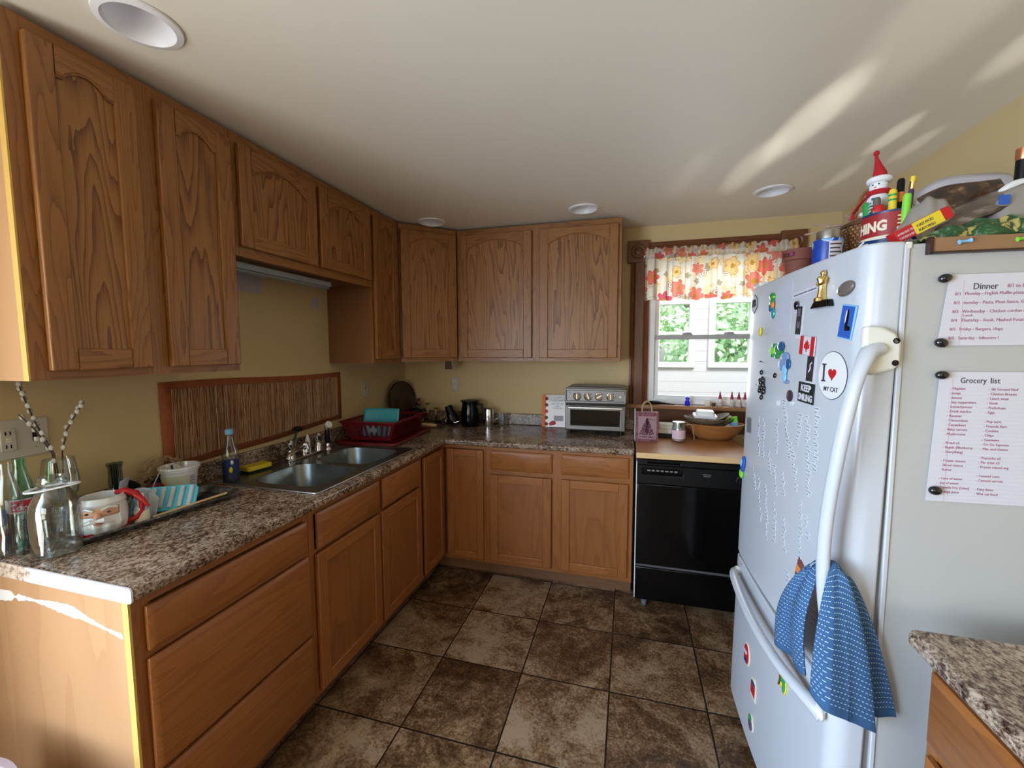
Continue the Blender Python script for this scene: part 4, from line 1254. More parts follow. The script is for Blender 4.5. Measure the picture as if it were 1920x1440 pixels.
# frosted blender paddle (clear whisk shape) and grey spatula
t = thing('silicone_brush', 'frosted clear silicone pieces leaning on the aqua ice tray', 'utensil', M=Matrix.Translation(ont(-.002, -.022)) @ Matrix.Rotation(radians(20), 4, 'Z'))
MB().grid(lambda u, v: (.03 * cos(pi * u), .012 * sin(v * 3) - .01, .02 + .07 * v + .012 * sin(pi * u)), 14, 8).build('flap', M['frosted'], t, solid=.002)
MB().grid(lambda u, v: (.018 + .03 * u, -.02 + .02 * v, .004 + .085 * v * (1 - .3 * u)), 8, 8).build('strap', M['frosted'], t, solid=.002)
t = thing('spatula', 'pale grey spatula head standing up behind the mug', 'spatula', M=Matrix.Translation(ont(-.052, -.060)) @ Matrix.Rotation(radians(10), 4, 'Z'))
MB().tube([(.0, 0, .004), (0, .0, .07), (.0, .002, .10), (.006, .004, .125), (.020, .006, .138)], [.006, .007, .014, .016, .008], 12, flat=.3).build('blade', M['lilac'], t)
# small glass jar
t = thing('spice_jar', 'small clear spice jar behind the mug handle', 'jar', M=Matrix.Translation(ont(-.026, -.066)))
MB().lathe([(.022, 0), (.024, .004), (.024, .06), (.018, .068), (.018, .076), (.016, .076), (.016, .066), (.022, .058), (.022, .006), (.001, .005)], 24, caps=False).build('glass_body', M['glass'], t)
# bucket of yoghurt
p = Vector((.088, -1.905, CZ + .0035))
t = thing('yogurt_tub', 'big white plastic yogurt tub with a sprig inside on the baking tray', 'tub', M=Matrix.Translation(p) @ Matrix.Rotation(radians(38), 4, 'Z') @ Matrix.Scale(.86, 4))
MB().lathe([(.055, 0), (.058, .004), (.070, .118), (.074, .120), (.075, .130), (.079, .132), (.079, .140), (.072, .141), (.071, .132), (.066, .115), (.054, .006), (.001, .005)], 44, caps=False).build('tub', M['porcelain'], t, smooth=45)
def tubw(a0, a1, z0, z1): return MB().grid(lambda u, v: ((.0575 + (.0122) * (z0 + (z1 - z0) * v - .004) / .114 + .0015) * cos(a0 + (a1 - a0) * u), (.0575 + .0122 * (z0 + (z1 - z0) * v - .004) / .114 + .0015) * sin(a0 + (a1 - a0) * u), z0 + (z1 - z0) * v), 26, 3)
lb = tubw(-2.9, -.35, .012, .104).build('label_sticker', mat('pale_green_label', (.60, .62, .42), .5), t)
tubw(-.75, -.32, .014, .102).build('nutrition_panel', M['paper'], lb)
for k in range(9):
    z = .092 - k * .0088
    MB().grid(lambda u, v, z=z: ((.0575 + .0122 * (z - .004) / .114 + .0022) * cos(-.72 + .34 * u), (.0575 + .0122 * (z - .004) / .114 + .0022) * sin(-.72 + .34 * u), z + .0022 * v), 8, 1).build('print', M['ink'], lb)
text('COW', .021, M['ink'], lb, (.004, -.0655, .036), rot=(radians(84), 0, radians(10)), align='CENTER')
text('brown', .010, M['brown'], lb, (-.012, -.0665, .056), rot=(radians(84), 0, radians(-4)), align='CENTER') if 0 else None
MB().ball((-.040, -.050, .072), (.008, .003, .010), 12, 8).build('orange_print', M['orange'], lb)
MB().tube([(-.018, -.012, .01), (-.018, -.014, .10), (-.022, -.02, .145), (-.018, -.02, .150)], [.002, .006, .009, .001], 8, flat=.4).build('leaf', mat('dark_leaf', (.012, .03, .012), .5), t)
# wooden stick on the tray rim
t = thing('chopstick', 'pale wooden stick lying along the tray edge', 'stick', M=TR)
MB().tube([(.084, -.040, .020), (.100, .19, .032)], .0045, 8).build('rod', M['pale_stick'], t)
# dark cast pan under the tub
t = thing('black_dish', 'black shallow dish under the aqua tray at the tray end', 'dish', M=Matrix.Translation(ont(.052, .155)))
MB().lathe([(.036, 0), (.040, .002), (.046, .016), (.044, .016), (.036, .004), (.001, .004)], 30, caps=False).build('bowl', M['black'], t)
# green glass bottle behind
t = thing('green_bottle', 'olive green glass bottle neck standing behind the mug near the wall', 'bottle', (.066, -2.105, CZ))
MB().lathe([(.030, 0), (.032, .01), (.031, .06), (.0215, .09), (.0185, .165), (.0235, .180), (.0235, .184), (.020, .184), (.017, .165), (.019, .09), (.028, .06), (.001, .01)], 30, caps=False).build('glass_body', M['glass_olive'], t, smooth=60)
# dried wreath / twig bundle leaning at the wall
t = thing('twig_wreath', 'tangle of dried brown twigs leaning on the wall behind the tub', 'wreath', (.040, -1.935, CZ + .01))
mb = MB()
rr = random.Random(4)
for k in range(70):
    a = rr.uniform(0, 2 * pi); b = a + rr.uniform(.5, 1.3)
    pts = []
    for j in range(5):
        q = a + (b - a) * j / 4
        R_ = .062 + rr.uniform(-.012, .014)
        pts.append((rr.uniform(-.012, .014), R_ * 1.25 * cos(q), .080 + R_ * sin(q)))
    mb.tube(pts, .0013, 4)
mb.build('twigs', M['tan'], t, smooth=0)
# red lidded thing with cord behind tub
t = thing('red_pouch', 'dark red fabric pouch with a pale cord beside the tub', 'pouch', (.066, -1.985, CZ))
MB().ball((0, 0, .038), (.030, .042, .036), 20, 12).build('bag', M['maroon'], t)
MB().tube([(.030, -.035, .02), (.034, -.025, .075), (.030, .0, .115), (.03, .02, .12)], .0022, 6).build('cord', M['lilac'], t)
t = thing('black_clip', 'small black leaf-shaped clip behind the spatula', 'clip', (.050, -2.040, CZ))
MB().prism([(-.012, 0), (.012, 0), (.018, .08), (0, .098), (-.02, .11), (-.008, .06)], 'x', -.004, .004).build('clip_body', M['black'], t)

# ------------------------------------------------------------ bottles and jars at the very end of the counter
def coke(label, loc, rz, liquid, group='soda bottles'):
    t = thing('soda_bottle', label, 'bottle', loc, rz)
    prof = [(.026, 0), (.030, .006), (.031, .03), (.0265, .062), (.029, .09), (.0315, .115), (.0305, .150), (.024, .185), (.0155, .220), (.0125, .245), (.0135, .252), (.0135, .262)]
    MB().lathe(prof + [(r - .003, z) for r, z in prof[::-1][:-1]] + [(.001, .008)], 34, caps=False).build('glass_body', liquid, t, smooth=60)
    return t, prof
t, pr = coke('old glass soda bottle with a red and white script band holding willow twigs', (.084, -2.348, CZ), 0, M['glass_green'])
MB().grid(lambda u, v: (.0326 * cos(-2.6 + 3.4 * u), .0326 * sin(-2.6 + 3.4 * u), .108 + .040 * v), 30, 2).build('white_band', M['paper'], t)
MB().grid(lambda u, v: (.0330 * cos(-1.15 + 1.5 * u), .0330 * sin(-1.15 + 1.5 * u), .112 + .032 * v), 20, 2).build('red_band', mat('soda_red', (.62, .02, .04), .5), t)
text('Coca', .026, M['paper'], t, (.006, -.0345, .118), rot=(pi / 2, 0, radians(28)), shear=.35)
t2, pr = coke('clear glass soda bottle with a long highlight at the wall side end of the counter', (.119, -2.392, CZ), 0, M['glass'])
MB().grid(lambda u, v: (.0326 * cos(-2.6 + 1.3 * u), .0326 * sin(-2.6 + 1.3 * u), .108 + .040 * v), 16, 2).build('white_band', M['paper'], t2)
# willow twigs
rr = random.Random(21)
def willow(label, base, pts, n):
    t = thing('willow_twig', label, 'twig', base, group='pussy willow twigs in the soda bottles')
    MB().tube(pts, [.0022] * (len(pts) - 1) + [.0012], 6).build('stem', mat('willow_bark', (.06, .035, .025), .7) if 'willow_bark' not in bpy.data.materials else bpy.data.materials['willow_bark'], t)
    P_ = [Vector(p) for p in pts]
    for k in range(n):
        f = .42 + .58 * (k + .3) / n
        x = f * (len(P_) - 1); i = min(int(x), len(P_) - 2)
        c = P_[i].lerp(P_[i + 1], x - i)
        s_ = -1 if k % 2 else 1
        d = Vector((s_ * .0065, -.002 * s_, .003))
        MB().ball(c + d, (.0074, .0066, .0086), 10, 7).build('catkin', M['catkin'], t)
M['catkin'] = mat('catkin_cream', (.46, .43, .35), .9)
willow('tall willow twig with round catkins in the scripted soda bottle', (.098, -2.268, CZ), [(.0, .0, .02), (.002, .0, .14), (.004, -.01, .26), (-.018, -.035, .36), (-.030, -.05, .44), (-.038, -.058, .50)], 12)
willow('shorter willow twig bending towards the cabinets', (.098, -2.268, CZ), [(.004, .0, .02), (.005, .004, .14), (.006, .008, .26), (.004, .025, .33), (.018, .048, .385), (.024, .062, .412)], 10)
willow('willow twig leaning over the counter end', (.098, -2.268, CZ), [(-.004, .0, .02), (-.004, -.004, .14), (-.004, -.010, .26), (-.012, -.040, .34), (-.016, -.07, .39)], 6)
# milk growler
t = thing('milk_jug', 'big clear glass milk jug with a white ring handle at the counter edge', 'jug', (.232, -2.352, CZ))
prof = [(.040, 0), (.049, .006), (.053, .018), (.054, .125), (.050, .148), (.036, .180), (.029, .190), (.029, .198), (.032, .201), (.029, .205), (.031, .209), (.028, .214), (.029, .222)]
MB().lathe(prof + [(r - .003, z) for r, z in prof[::-1][:-2]] + [(.05, .006), (.001, .010)], 44, caps=False).build('glass_body', M['glass'], t, smooth=60)
mb = MB()
def ringpath(u):
    a = 2 * pi * u
    x = .075 * cos(a) if cos(a) > 0 else .052 * cos(a)
    return x, .046 * sin(a)
n = 40
vs, fs = [], []
for k in range(n):
    a = 2 * pi * k / n
    o = Vector((.095 * cos(a) if cos(a) > 0 else .054 * cos(a), .050 * sin(a) * (1 if cos(a) < 0 else (1 - .35 * cos(a)))))
    i = Vector((.082 * cos(a) if cos(a) > .2 else .038 * cos(a), .037 * sin(a) * (1 if cos(a) < 0 else (1 - .45 * cos(a)))))
    vs += [(o.x, o.y, .186), (o.x, o.y, .191), (i.x, i.y, .191), (i.x, i.y, .186)]
for k in range(n):
    a, b = k * 4, ((k + 1) % n) * 4
    fs += [(a + j, b + j, b + (j + 1) % 4, a + (j + 1) % 4) for j in range(4)]
MB().add(vs, fs).xf(Matrix.Translation((0, 0, .040)) @ Matrix.Rotation(radians(38), 4, 'Z') @ Matrix.Rotation(radians(-6), 4, 'Y') @ Matrix.Diagonal((.80, .80, .80, 1))).build('ring_handle', M['white'], t, label='white plastic ring handle')
# small crystal jar
t = thing('crystal_tumbler', 'small cut glass tumbler between the soda bottle and milk jug', 'glass', (.158, -2.322, CZ))
vs = []
pr = [(.024, 0), (.026, .004), (.029, .085), (.033, .090), (.033, .104), (.030, .104), (.026, .085), (.001, .01)]
mb = MB().lathe(pr, 36, caps=False)
mb.v = [(x * (1 + .035 * (i % 2)), y * (1 + .035 * (i % 2)), z) for i, (x, y, z) in enumerate(mb.v)]
mb.build('glass_body', m_glass('cut_glass', (.85, .88, .90), .05), t, smooth=15)
# wine glass turned on the wall side
t = thing('wine_glass', 'large thin stemless wine glass behind the milk jug', 'glass', (.073, -2.255, CZ))
MB().lathe([(.026, 0), (.028, .002), (.004, .006), (.003, .075), (.02, .095), (.040, .130), (.045, .165), (.040, .215), (.036, .238), (.0352, .238), (.039, .214), (.044, .165), (.039, .131), (.018, .098), (.001, .09)], 36, caps=False).build('bowl', M['glass'], t, smooth=60)
t = thing('soda_can', 'blue and red soda can behind the glass bottles', 'can', (.058, -2.402, CZ))
MB().lathe([(.026, 0), (.032, .006), (.032, .105), (.027, .118), (.025, .118)], 30).build('can_body', M['blue'], t)
MB().grid(lambda u, v: (.0325 * cos(-2.4 + 3 * u), .0325 * sin(-2.4 + 3 * u), .05 + .03 * v + .01 * sin(6 * u)), 24, 2).build('red_stripe', M['red'], t)
MB().grid(lambda u, v: (.0327 * cos(-2.4 + 3 * u), .0327 * sin(-2.4 + 3 * u), .070 + .014 * v + .01 * sin(6 * u)), 24, 2).build('white_stripe', M['paper'], t)

# waste bin at the end panel
t = thing('waste_bin', 'pale lilac wicker-like waste bin beside the end panel', 'bin', (.33, -2.735, 0))
MB().lathe([(.13, 0), (.14, .01), (.195, .46), (.205, .47), (.205, .485), (.190, .485), (.135, .02), (.001, .015)], 48, caps=False).build('bucket', mat('bin_lilac', (.40, .33, .35), .8), t, smooth=45)

# ------------------------------------------------------------ on the dishwasher's wooden top
t = thing('gift_bag', 'mauve paper gift bag printed with a tree and the word christmas', 'bag', (1.905, -.405, CZ), radians(3))
g = NT('bag_paper', rough=.7)
v = g.coord('Object')
g.base(g.mix(g.math('GREATER_THAN', g.noise(v, 60, 3), .55), (.24, .085, .10), (.15, .04, .055)))
MB().box(-.068, .068, .0, .055, 0, .185).build('bag_body', g.m, t, bevel=.002)
MB().box(-.053, .055, -.0015, 0, .018, .160).build('pale_panel', mat('bag_panel', (.36, .22, .235), .7), t)
mb = MB()
rr = random.Random(2)
for k in range(420):
    f = rr.random() ** .7
    z = .044 + .105 * (1 - f); hw_ = .050 * f * (1 if rr.random() < .6 else rr.random())
    x = rr.uniform(-hw_, hw_); s_ = rr.uniform(.0015, .004)
    mb.box(x - s_, x + s_, -.0028, -.0015, z - s_ * .6, z + s_ * .6)
mb.build('tree_print', mat('bag_dark', (.13, .035, .06), .8), t, smooth=0)
text('CHRISTMAS', .0185, bpy.data.materials['bag_dark'], t, (0, -.0022, .024), align='CENTER', bold=.0004)
text('Merry', .018, bpy.data.materials['bag_dark'], t, (.026, -.0022, .136), align='CENTER', shear=.3)
for y in (.006, .050):
    MB().tube([(-.030 + .06 * (1 - cos(pi * k / 14)) / 2, y, .165 + .085 * sin(pi * k / 14) ** .6 if 0 < k < 14 else .165) for k in range(15)], .0028, 7).build('handle', M['tan'], t)
MB().box(-.072, -.0685, .015, .075, .0, .20).build('tissue_paper', M['paper'], t)
t = thing('white_box', 'low white and grey device box behind the pink-labelled jar', 'box', (2.055, -.20, CZ))
MB().box(-.075, .075, -.06, .06, .0, .028).build('dark_base', M['black'], t, bevel=.004)
MB().box(-.075, .075, -.06, .06, .028, .060).build('case', M['cream_plastic'], t, bevel=.006)
MB().prism([(-.06, .060), (.06, .060), (.05, .090), (-.035, .090)], 'x', -.070, .060).build('lid', M['cream_plastic'], t, bevel=.006)
t = thing('candle_jar', 'small glass jar with a pale pink scalloped sticker on the wooden top', 'jar', (2.096, -.340, CZ))
MB().lathe([(.034, 0), (.040, .004), (.041, .085), (.036, .098), (.034, .102), (.036, .106), (.034, .110), (.036, .114), (.034, .120), (.031, .120), (.031, .10), (.037, .085), (.036, .008), (.001, .006)], 34, caps=False).build('glass_body', M['glass'], t, smooth=60)
MB().lathe([(.035, .006), (.037, .070), (.001, .070)], 30, caps=False).build('wax', M['pink'], t)
MB().grid(lambda u, v: (.0422 * cos(-2.75 + 2.4 * u), .0422 * sin(-2.75 + 2.4 * u), .022 + .052 * v + (.0015 * sin(60 * u) if v in (0, 1) else 0)), 50, 3).build('label_sticker', mat('pink_sticker', (.72, .54, .56), .7), t)
for k in range(5):
    MB().grid(lambda u, v, k=k: (.0426 * cos(-2.3 + 1.4 * u), .0426 * sin(-2.3 + 1.4 * u), .062 - .007 * k + .0014 * v), 16, 1).build('print', M['pink_line'], t)
MB().lathe([(.037, .118), (.037, .124), (.001, .125)], 28, caps=False).build('lid', M['steel'], t)
# wooden bowl with nested plates
t = thing('wooden_bowl', 'wide carved wooden bowl heaped with trays on the dishwasher top', 'bowl', (2.318, -.215, CZ))
def oval(prof, a=1, b=.72, n=48):
    mb = MB(); mb.lathe(prof, n, caps=False)
    mb.v = [(x * a, y * b, z) for x, y, z in mb.v]
    return mb
oval([(.001, .0), (.085, .0), (.125, .030), (.158, .070), (.178, .105), (.170, .107), (.150, .072), (.118, .038), (.08, .014), (.001, .012)]).build('shell', M['bowl_wood'], t, smooth=60)
t = thing('wicker_plate', 'dark oval wicker basket tray lying on top of the wooden bowl', 'tray', M=Matrix.Translation((2.262, -.245, CZ + .106)) @ Matrix.Rotation(radians(3), 4, 'Y'))
g = NT('dark_wicker', rough=.7)
v = g.coord('Object', scale=(1, 1, 2)); g.base(g.ramp(g.noise(v, 90, 3, .6), [(.42, (.05, .035, .02)), (.58, (.24, .17, .10))])); g.bump(g.noise(v, 90, 3, .6), .6, .003)
M['wicker_dark'] = g.m
oval([(.001, .0), (.08, .0), (.118, .022), (.128, .036), (.122, .038), (.110, .026), (.076, .008), (.001, .006)], b=.85).build('tray_body', M['wicker_dark'], t, smooth=60)
for k, lb in enumerate(('lowest of the three grey wicker rings leaning in the wooden bowl', 'middle of the three grey wicker rings leaning in the wooden bowl', 'topmost of the three grey wicker rings leaning in the wooden bowl')):
    t = thing('wicker_ring', lb, 'wicker plate', M=Matrix.Translation((2.350 - .012 * k, -.200 - .004 * k, CZ + .088 + .013 * k)) @ Matrix.Rotation(radians(-16 - 3 * k), 4, 'Y'), group='wicker rings in the wooden bowl')
    oval([(.001, .0), (.066, .0), (.090, .014), (.096, .022), (.088, .023), (.064, .007), (.001, .006)], b=.95).build('plate', M['tan'] if k % 2 else M['wicker_dark'], t, smooth=60)
t = thing('butter_dish', 'white plastic butter dish with domed lid on top of the dark wicker tray', 'butter dish', M=Matrix.Translation((2.258, -.255, CZ + .146)) @ Matrix.Rotation(radians(2), 4, 'Y') @ Matrix.Rotation(radians(7), 4, 'X'))
MB().prism(rrect(-.070, .070, -.050, .050, .022, 5), 'z', 0, .016).build('base', mat('pinkish_white', (.74, .68, .69), .3), t, bevel=.004)
mb = MB()
o = rrect(-.056, .056, -.038, .038, .016, 5); i = rrect(-.048, .048, -.031, .031, .014, 5)
n = len(o)
mb.add([(p[0], p[1], .014) for p in o] + [(p[0], p[1], .044) for p in i], [(k, (k + 1) % n, n + (k + 1) % n, n + k) for k in range(n)] + [tuple(range(n, 2 * n))])
mb.build('lid', M['white'], t, bevel=.004, seg=3)
t = thing('seed_packet', 'green and blue patterned snack packet standing in the wooden bowl', 'packet', M=Matrix.Translation((2.430, -.235, CZ + .066)) @ Matrix.Rotation(radians(14), 4, 'Z') @ Matrix.Rotation(radians(-10), 4, 'Y'))
MB().grid(lambda u, v: (-.035 + .07 * u, .008 * sin(pi * u), .085 * v), 10, 4).build('pouch', M['lime'], t, solid=.006)
mb = MB()
for k in range(4): mb.lathe([(.006, 0), (.006, .0008), (.001, .0008)], 14).xf(Matrix.Translation((0, 0, 0)), 0)
t2 = t
for k in range(4):
    MB().lathe([(.0062, 0), (.0062, .001), (.001, .001)], 14).xf(Matrix.Translation((-.025 + .017 * k, .002, .070)) @ Matrix.Rotation(pi / 2, 4, 'X')).build('dot', M['green'], t2)
MB().box(-.034, .030, -.0045, -.0025, .028, .050).build('blue_band', M['lblue'], t2)
MB().box(-.034, .010, -.0048, -.0025, .008, .026).build('magenta_band', M['pink_line'], t2)
t = thing('paper_cup', 'folded pale pink paper packet tucked beside the green packet', 'packet', M=Matrix.Translation((2.385, -.262, CZ + .072)) @ Matrix.Rotation(radians(-20), 4, 'Y'))
MB().grid(lambda u, v: (-.020 + .045 * u, .006 * sin(pi * u), .055 * v * (1 - .2 * u)), 8, 3).build('pouch', M['pink'], t, solid=.004)
t = thing('ribbon', 'thin pale ribbon hanging down from the wooden bowl rim', 'ribbon', (2.165, -.345, CZ))
MB().tube([(-.03, .03, .098), (-.005, .015, .112), (.012, .0, .10), (.016, -.004, .06), (.022, -.006, .03), (.020, -.006, .012)], .0022, 6).build('strand', M['tan'], t)
MB().tube([(-.03, .03, .098), (.02, .04, .106), (.07, .045, .102)], .0022, 6).build('loop', M['tan'], t)

# ------------------------------------------------------------ things on the window sill
SZ = 1.105
t = thing('eyeglass_case', 'long black narrow case lying on the window sill behind the gift bag', 'case', (1.985, -.045, SZ), radians(2))
MB().tube([(-.075, 0, .010), (-.05, 0, .014), (.0, 0, .014), (.04, 0, .010), (.085, 0, .006), (.115, 0, .004)], [.010, .015, .015, .009, .005, .003], 12, flat=.8).build('case_body', M['black'], t)
t = thing('blue_bottle', 'little cobalt blue glass bottle on the window sill behind the butter dish', 'bottle', (2.180, -.045, SZ))
MB().lathe([(.015, 0), (.017, .004), (.017, .030), (.011, .038), (.011, .044), (.015, .048), (.015, .056), (.008, .062), (.001, .063)], 22).build('glass_body', M['cobalt'], t)
t = thing('tea_light', 'tiny cream candle cup on the window sill', 'candle', (2.310, -.045, SZ))
MB().lathe([(.018, 0), (.019, .004), (.020, .034), (.018, .034), (.017, .02), (.001, .02)], 20, caps=False).build('cup', M['cream'], t)
t = thing('tiny_pot', 'very small brown pot standing beside the gnomes on the sill', 'pot', (2.345, -.045, SZ))
MB().lathe([(.009, 0), (.012, .02), (.014, .024), (.010, .024), (.001, .02)], 16).build('pot', M['brown'], t)
GL = ['solitary small gnome figurine with red hat on the window sill', 'first of three close gnome figurines on the sill, the one next to the gap',
      'second of three close gnome figurines on the sill, the middle one', 'third of three close gnome figurines on the sill, beside the fridge']
g0 = None
for k, x in enumerate((2.383, 2.455, 2.497, 2.533)):
    if g0 is None:
        g0 = t = thing('gnome_figurine', GL[k], 'figurine', (x, -.045, SZ), group='gnome figurines on the window sill')
        MB().lathe([(.017, 0), (.019, .004), (.018, .02), (.013, .042), (.008, .05)], 18).build('coat', mat('gnome_coat', (.55, .48, .42), .7), t)
        MB().box(-.018, .018, -.012, .012, -.0, .005).build('base', M['brown'], t, bevel=.002)
        mb = MB().ball((0, -.005, .048), (.010, .008, .009), 12, 8); hd = mb.build('head', M['skin'], t)
        MB().ball((0, -.011, .040), (.009, .005, .013), 12, 8).build('beard', M['porcelain'], t)
        MB().ball((0, -.0135, .048), (.0025, .0025, .0025), 8, 6).build('nose', M['skin'], hd)
        MB().lathe([(.012, .052), (.010, .062), (.006, .080), (.003, .094), (.001, .098)], 16).build('hat', mat('gnome_hat', (.32, .03, .06), .7), t)
        MB().ball((0, 0, .096), (.0035, .0035, .006), 8, 6).build('hat_tip', M['brown'], t)
    else:
        dup(g0, loc=(x, -.045, SZ), rz=.12 * k, label=GL[k])

# ------------------------------------------------------------ flowered valance
g = NT('flower_print_cotton', rough=.85)
tc = g.n('TexCoord'); uvv = tc.outputs['UV']
mp = g.n('Mapping'); mp.inputs['Scale'].default_value = (1, 1, 1); g.L(uvv, mp.inputs[0])
def flowers(base, cell, petals, rad, cols, seed, rand=.75, center=(.55, .30, .05)):
    vm = g.n('VectorMath', operation='MULTIPLY_ADD'); g.L(mp.outputs[0], vm.inputs[0]); vm.inputs[1].default_value = (cell, cell, 0); vm.inputs[2].default_value = (seed, seed * 1.7, 0)
    vo = g.n('TexVoronoi', voronoi_dimensions='2D', feature='F1'); vo.inputs['Scale'].default_value = 1.0; vo.inputs['Randomness'].default_value = rand
    g.L(vm.outputs[0], vo.inputs['Vector'])
    df = g.n('VectorMath', operation='SUBTRACT'); g.L(vm.outputs[0], df.inputs[0]); g.L(vo.outputs['Position'], df.inputs[1])
    s_ = g.n('SeparateXYZ'); g.L(df.outputs[0], s_.inputs[0])
    ang = g.math('ARCTAN2', s_.outputs['Y'], s_.outputs['X'])
    r_ = g.n('VectorMath', operation='LENGTH'); g.L(df.outputs[0], r_.inputs[0]); r = r_.outputs['Value']
    cw = g.n('SeparateColor'); g.L(vo.outputs['Color'], cw.inputs[0])
    pet = g.math('ABSOLUTE', g.math('SINE', g.math('ADD', g.math('MULTIPLY', ang, petals / 2), g.math('MULTIPLY', cw.outputs[1], 6))))
    lim = g.math('MULTIPLY', g.math('ADD', g.math('MULTIPLY', pet, .38), .62), g.math('MULTIPLY', g.math('ADD', g.math('MULTIPLY', cw.outputs[2], .5), .6), rad))
    inside = g.math('LESS_THAN', r, lim)
    ring = g.math('MULTIPLY', inside, g.math('GREATER_THAN', r, g.math('MULTIPLY', lim, .90)))
    cen = g.math('LESS_THAN', r, g.math('MULTIPLY', lim, .28))
    veins = g.math('LESS_THAN', g.math('ABSOLUTE', g.math('SINE', g.math('MULTIPLY', ang, petals * 2))), .25)
    veins = g.math('MULTIPLY', veins, g.math('MULTIPLY', g.math('LESS_THAN', r, g.math('MULTIPLY', lim, .75)), inside))
    col = g.ramp(cw.outputs[0], cols, 'CONSTANT')
    c = g.mix(inside, base, col)
    c = g.mix(g.math('MULTIPLY', veins, .4), c, (.85, .60, .38))
    c = g.mix(g.math('MULTIPLY', ring, .5), c, (.45, .14, .06))
    c = g.mix(g.math('MULTIPLY', cen, inside), c, center)
    return c, r, ang, cw
cream_ = (.80, .74, .62)
# pale yellow background washes
wash = g.noise(mp.outputs[0], 9, 1, .4)
c = g.mix(g.math('MULTIPLY', g.math('SUBTRACT', wash, .52), 6, clamp=True), cream_, (.84, .66, .36))
c, r, a, cw = flowers(c, 10, 5, .33, [(0, (.34, .36, .26)), (.3, (.88, .70, .42)), (.6, (.74, .20, .20)), (.75, (.80, .74, .62))], 3.1)
# spirals
sp1 = g.math('FRACT', g.math('SUBTRACT', g.math('MULTIPLY', r, 7.0), g.math('DIVIDE', a, 2 * pi)))
spm = g.math('MULTIPLY', g.math('LESS_THAN', sp1, .22), g.math('MULTIPLY', g.math('LESS_THAN', r, .40), g.math('GREATER_THAN', cw.outputs[0], .8)))
c = g.mix(spm, c, (.28, .07, .08))
c, r, a, cw = flowers(c, 5.8, 6, .46, [(0, (.80, .16, .12)), (.34, (.88, .62, .26)), (.55, (.78, .24, .18)), (.70, (.88, .70, .36)), (.86, (.70, .10, .16))], 7.7, rand=.85)
M['floral'] = g.m
g.base(c)
# let light through the cloth
tl = g.n('BsdfTranslucent'); g.L(c, tl.inputs[0])
mx = g.n('MixShader'); mx.inputs[0].default_value = .45
outn = [n for n in g.t.nodes if n.type == 'OUTPUT_MATERIAL'][0]
g.L(g.b.outputs[0], mx.inputs[1]); g.L(tl.outputs[0], mx.inputs[2]); g.L(mx.outputs[0], outn.inputs[0])
t = thing('window_valance', 'gathered cotton valance with red and orange flower print over the window', 'valance', (1.885, -.055, 1.82))
VW = .900
def pleat(u, amp):
    return amp * (sin(u * 2 * pi * 11.5 + .9 * sin(u * 17)) + .45 * sin(u * 2 * pi * 23 + 2 * sin(u * 9)))
def valf(u, v):
    amp = .022 * (1 - v) + .008 * v
    x = u * VW + .004 * sin(u * 2 * pi * 23)
    return x, pleat(u, amp) - .012 - .010 * (1 - v), .282 * v + .006 * sin(u * 31) * (1 - v)
mb = MB().grid(valf, 260, 14, uvs=(1.35, .34))
mb.build('skirt', M['floral'], t, smooth=80)
def headf(u, v):
    f = sin(u * 2 * pi * 31 + 2.2 * sin(u * 13))
    x = u * (VW + .01) - .005 + .003 * f
    bul = sin(pi * min(1, v * 1.6)) if v < .62 else 0
    if v < .62: return x, -.014 - .014 * bul + .004 * f, .282 + .036 * v / .62
    q = (v - .62) / .38
    return x, -.014 + .013 * f * q, .318 + .030 * q + .006 * q * sin(u * 2 * pi * 15.5)
mb = MB().grid(headf, 420, 10, uvs=(1.9, .10))
mb.build('ruffled_heading', M['floral'], t, smooth=80)
MB().tube([(-.01, .0, .30), (VW + .01, .0, .30)], .008, 10).build('rod', M['white'], t)
MB().grid(lambda u, v: (u * VW, pleat(u, .0222) - .0235, .006 * sin(u * 31) + .016 + .0015 * v), 260, 1).build('hem_stitch', mat('hem_brown', (.22, .09, .05), .9), t) if 1 else None

# ------------------------------------------------------------ refrigerator (own frame: x toward the viewer along its front, y inward, z up)
AL = .059
FM = Matrix.Translation((2.228, -1.249, 0)) @ Matrix.Rotation(AL - pi / 2, 4, 'Z')
FMt = FM @ Matrix.Translation((0, 0, .06)) @ Matrix.Rotation(-.013, 4, 'X') @ Matrix.Translation((0, 0, -.06))
FMt = FMt
FW, FD, FT = .757, .79, 1.719
t = thing('refrigerator', 'white bottom-freezer refrigerator covered with magnets and word strips', 'refrigerator', M=FM)
def bowy(u): return -.064 * (u / FW) * (1 - u / FW)
TM = Matrix.Translation((0, 0, .06)) @ Matrix.Rotation(-.013, 4, 'X') @ Matrix.Translation((0, 0, -.06))
def door_poly():
    pts = [(.0, .067), (.0, .012), (.004, .002)]
    n = 18
    for k in range(1, n):
        u = .004 + (FW - .050) * k / n
        pts.append((u, bowy(u)))
    r = .042
    cx_, cy_ = FW - r, bowy(FW - r) + r
    for k in range(0, 9):
        a = radians(-90 + 90 * k / 8)
        pts.append((cx_ + r * cos(a), cy_ + r * sin(a)))
    pts.append((FW, .067))
    return pts
dp = door_poly()
MB().prism(dp, 'z', .662, FT).xf(TM).build('door', M['fridge'], t, bevel=.006, seg=3, smooth=30)
fz = MB().prism(dp, 'z', .060, .648).xf(TM).build('freezer_drawer', M['fridge'], t, bevel=.006, seg=3, smooth=30)
MB().box(.03, FW - .035, .0, .066, .646, .664).xf(TM).build('gap_filler', M['gasket'], t)
MB().box(.012, FW - .012, .066, .088, .065, FT - .012).xf(TM).build('gasket', M['gasket'], t)
MB().box(.004, FW - .002, .088, FD, .030, 1.712).build('body', M['fridge_side'], t, bevel=.006, seg=3)
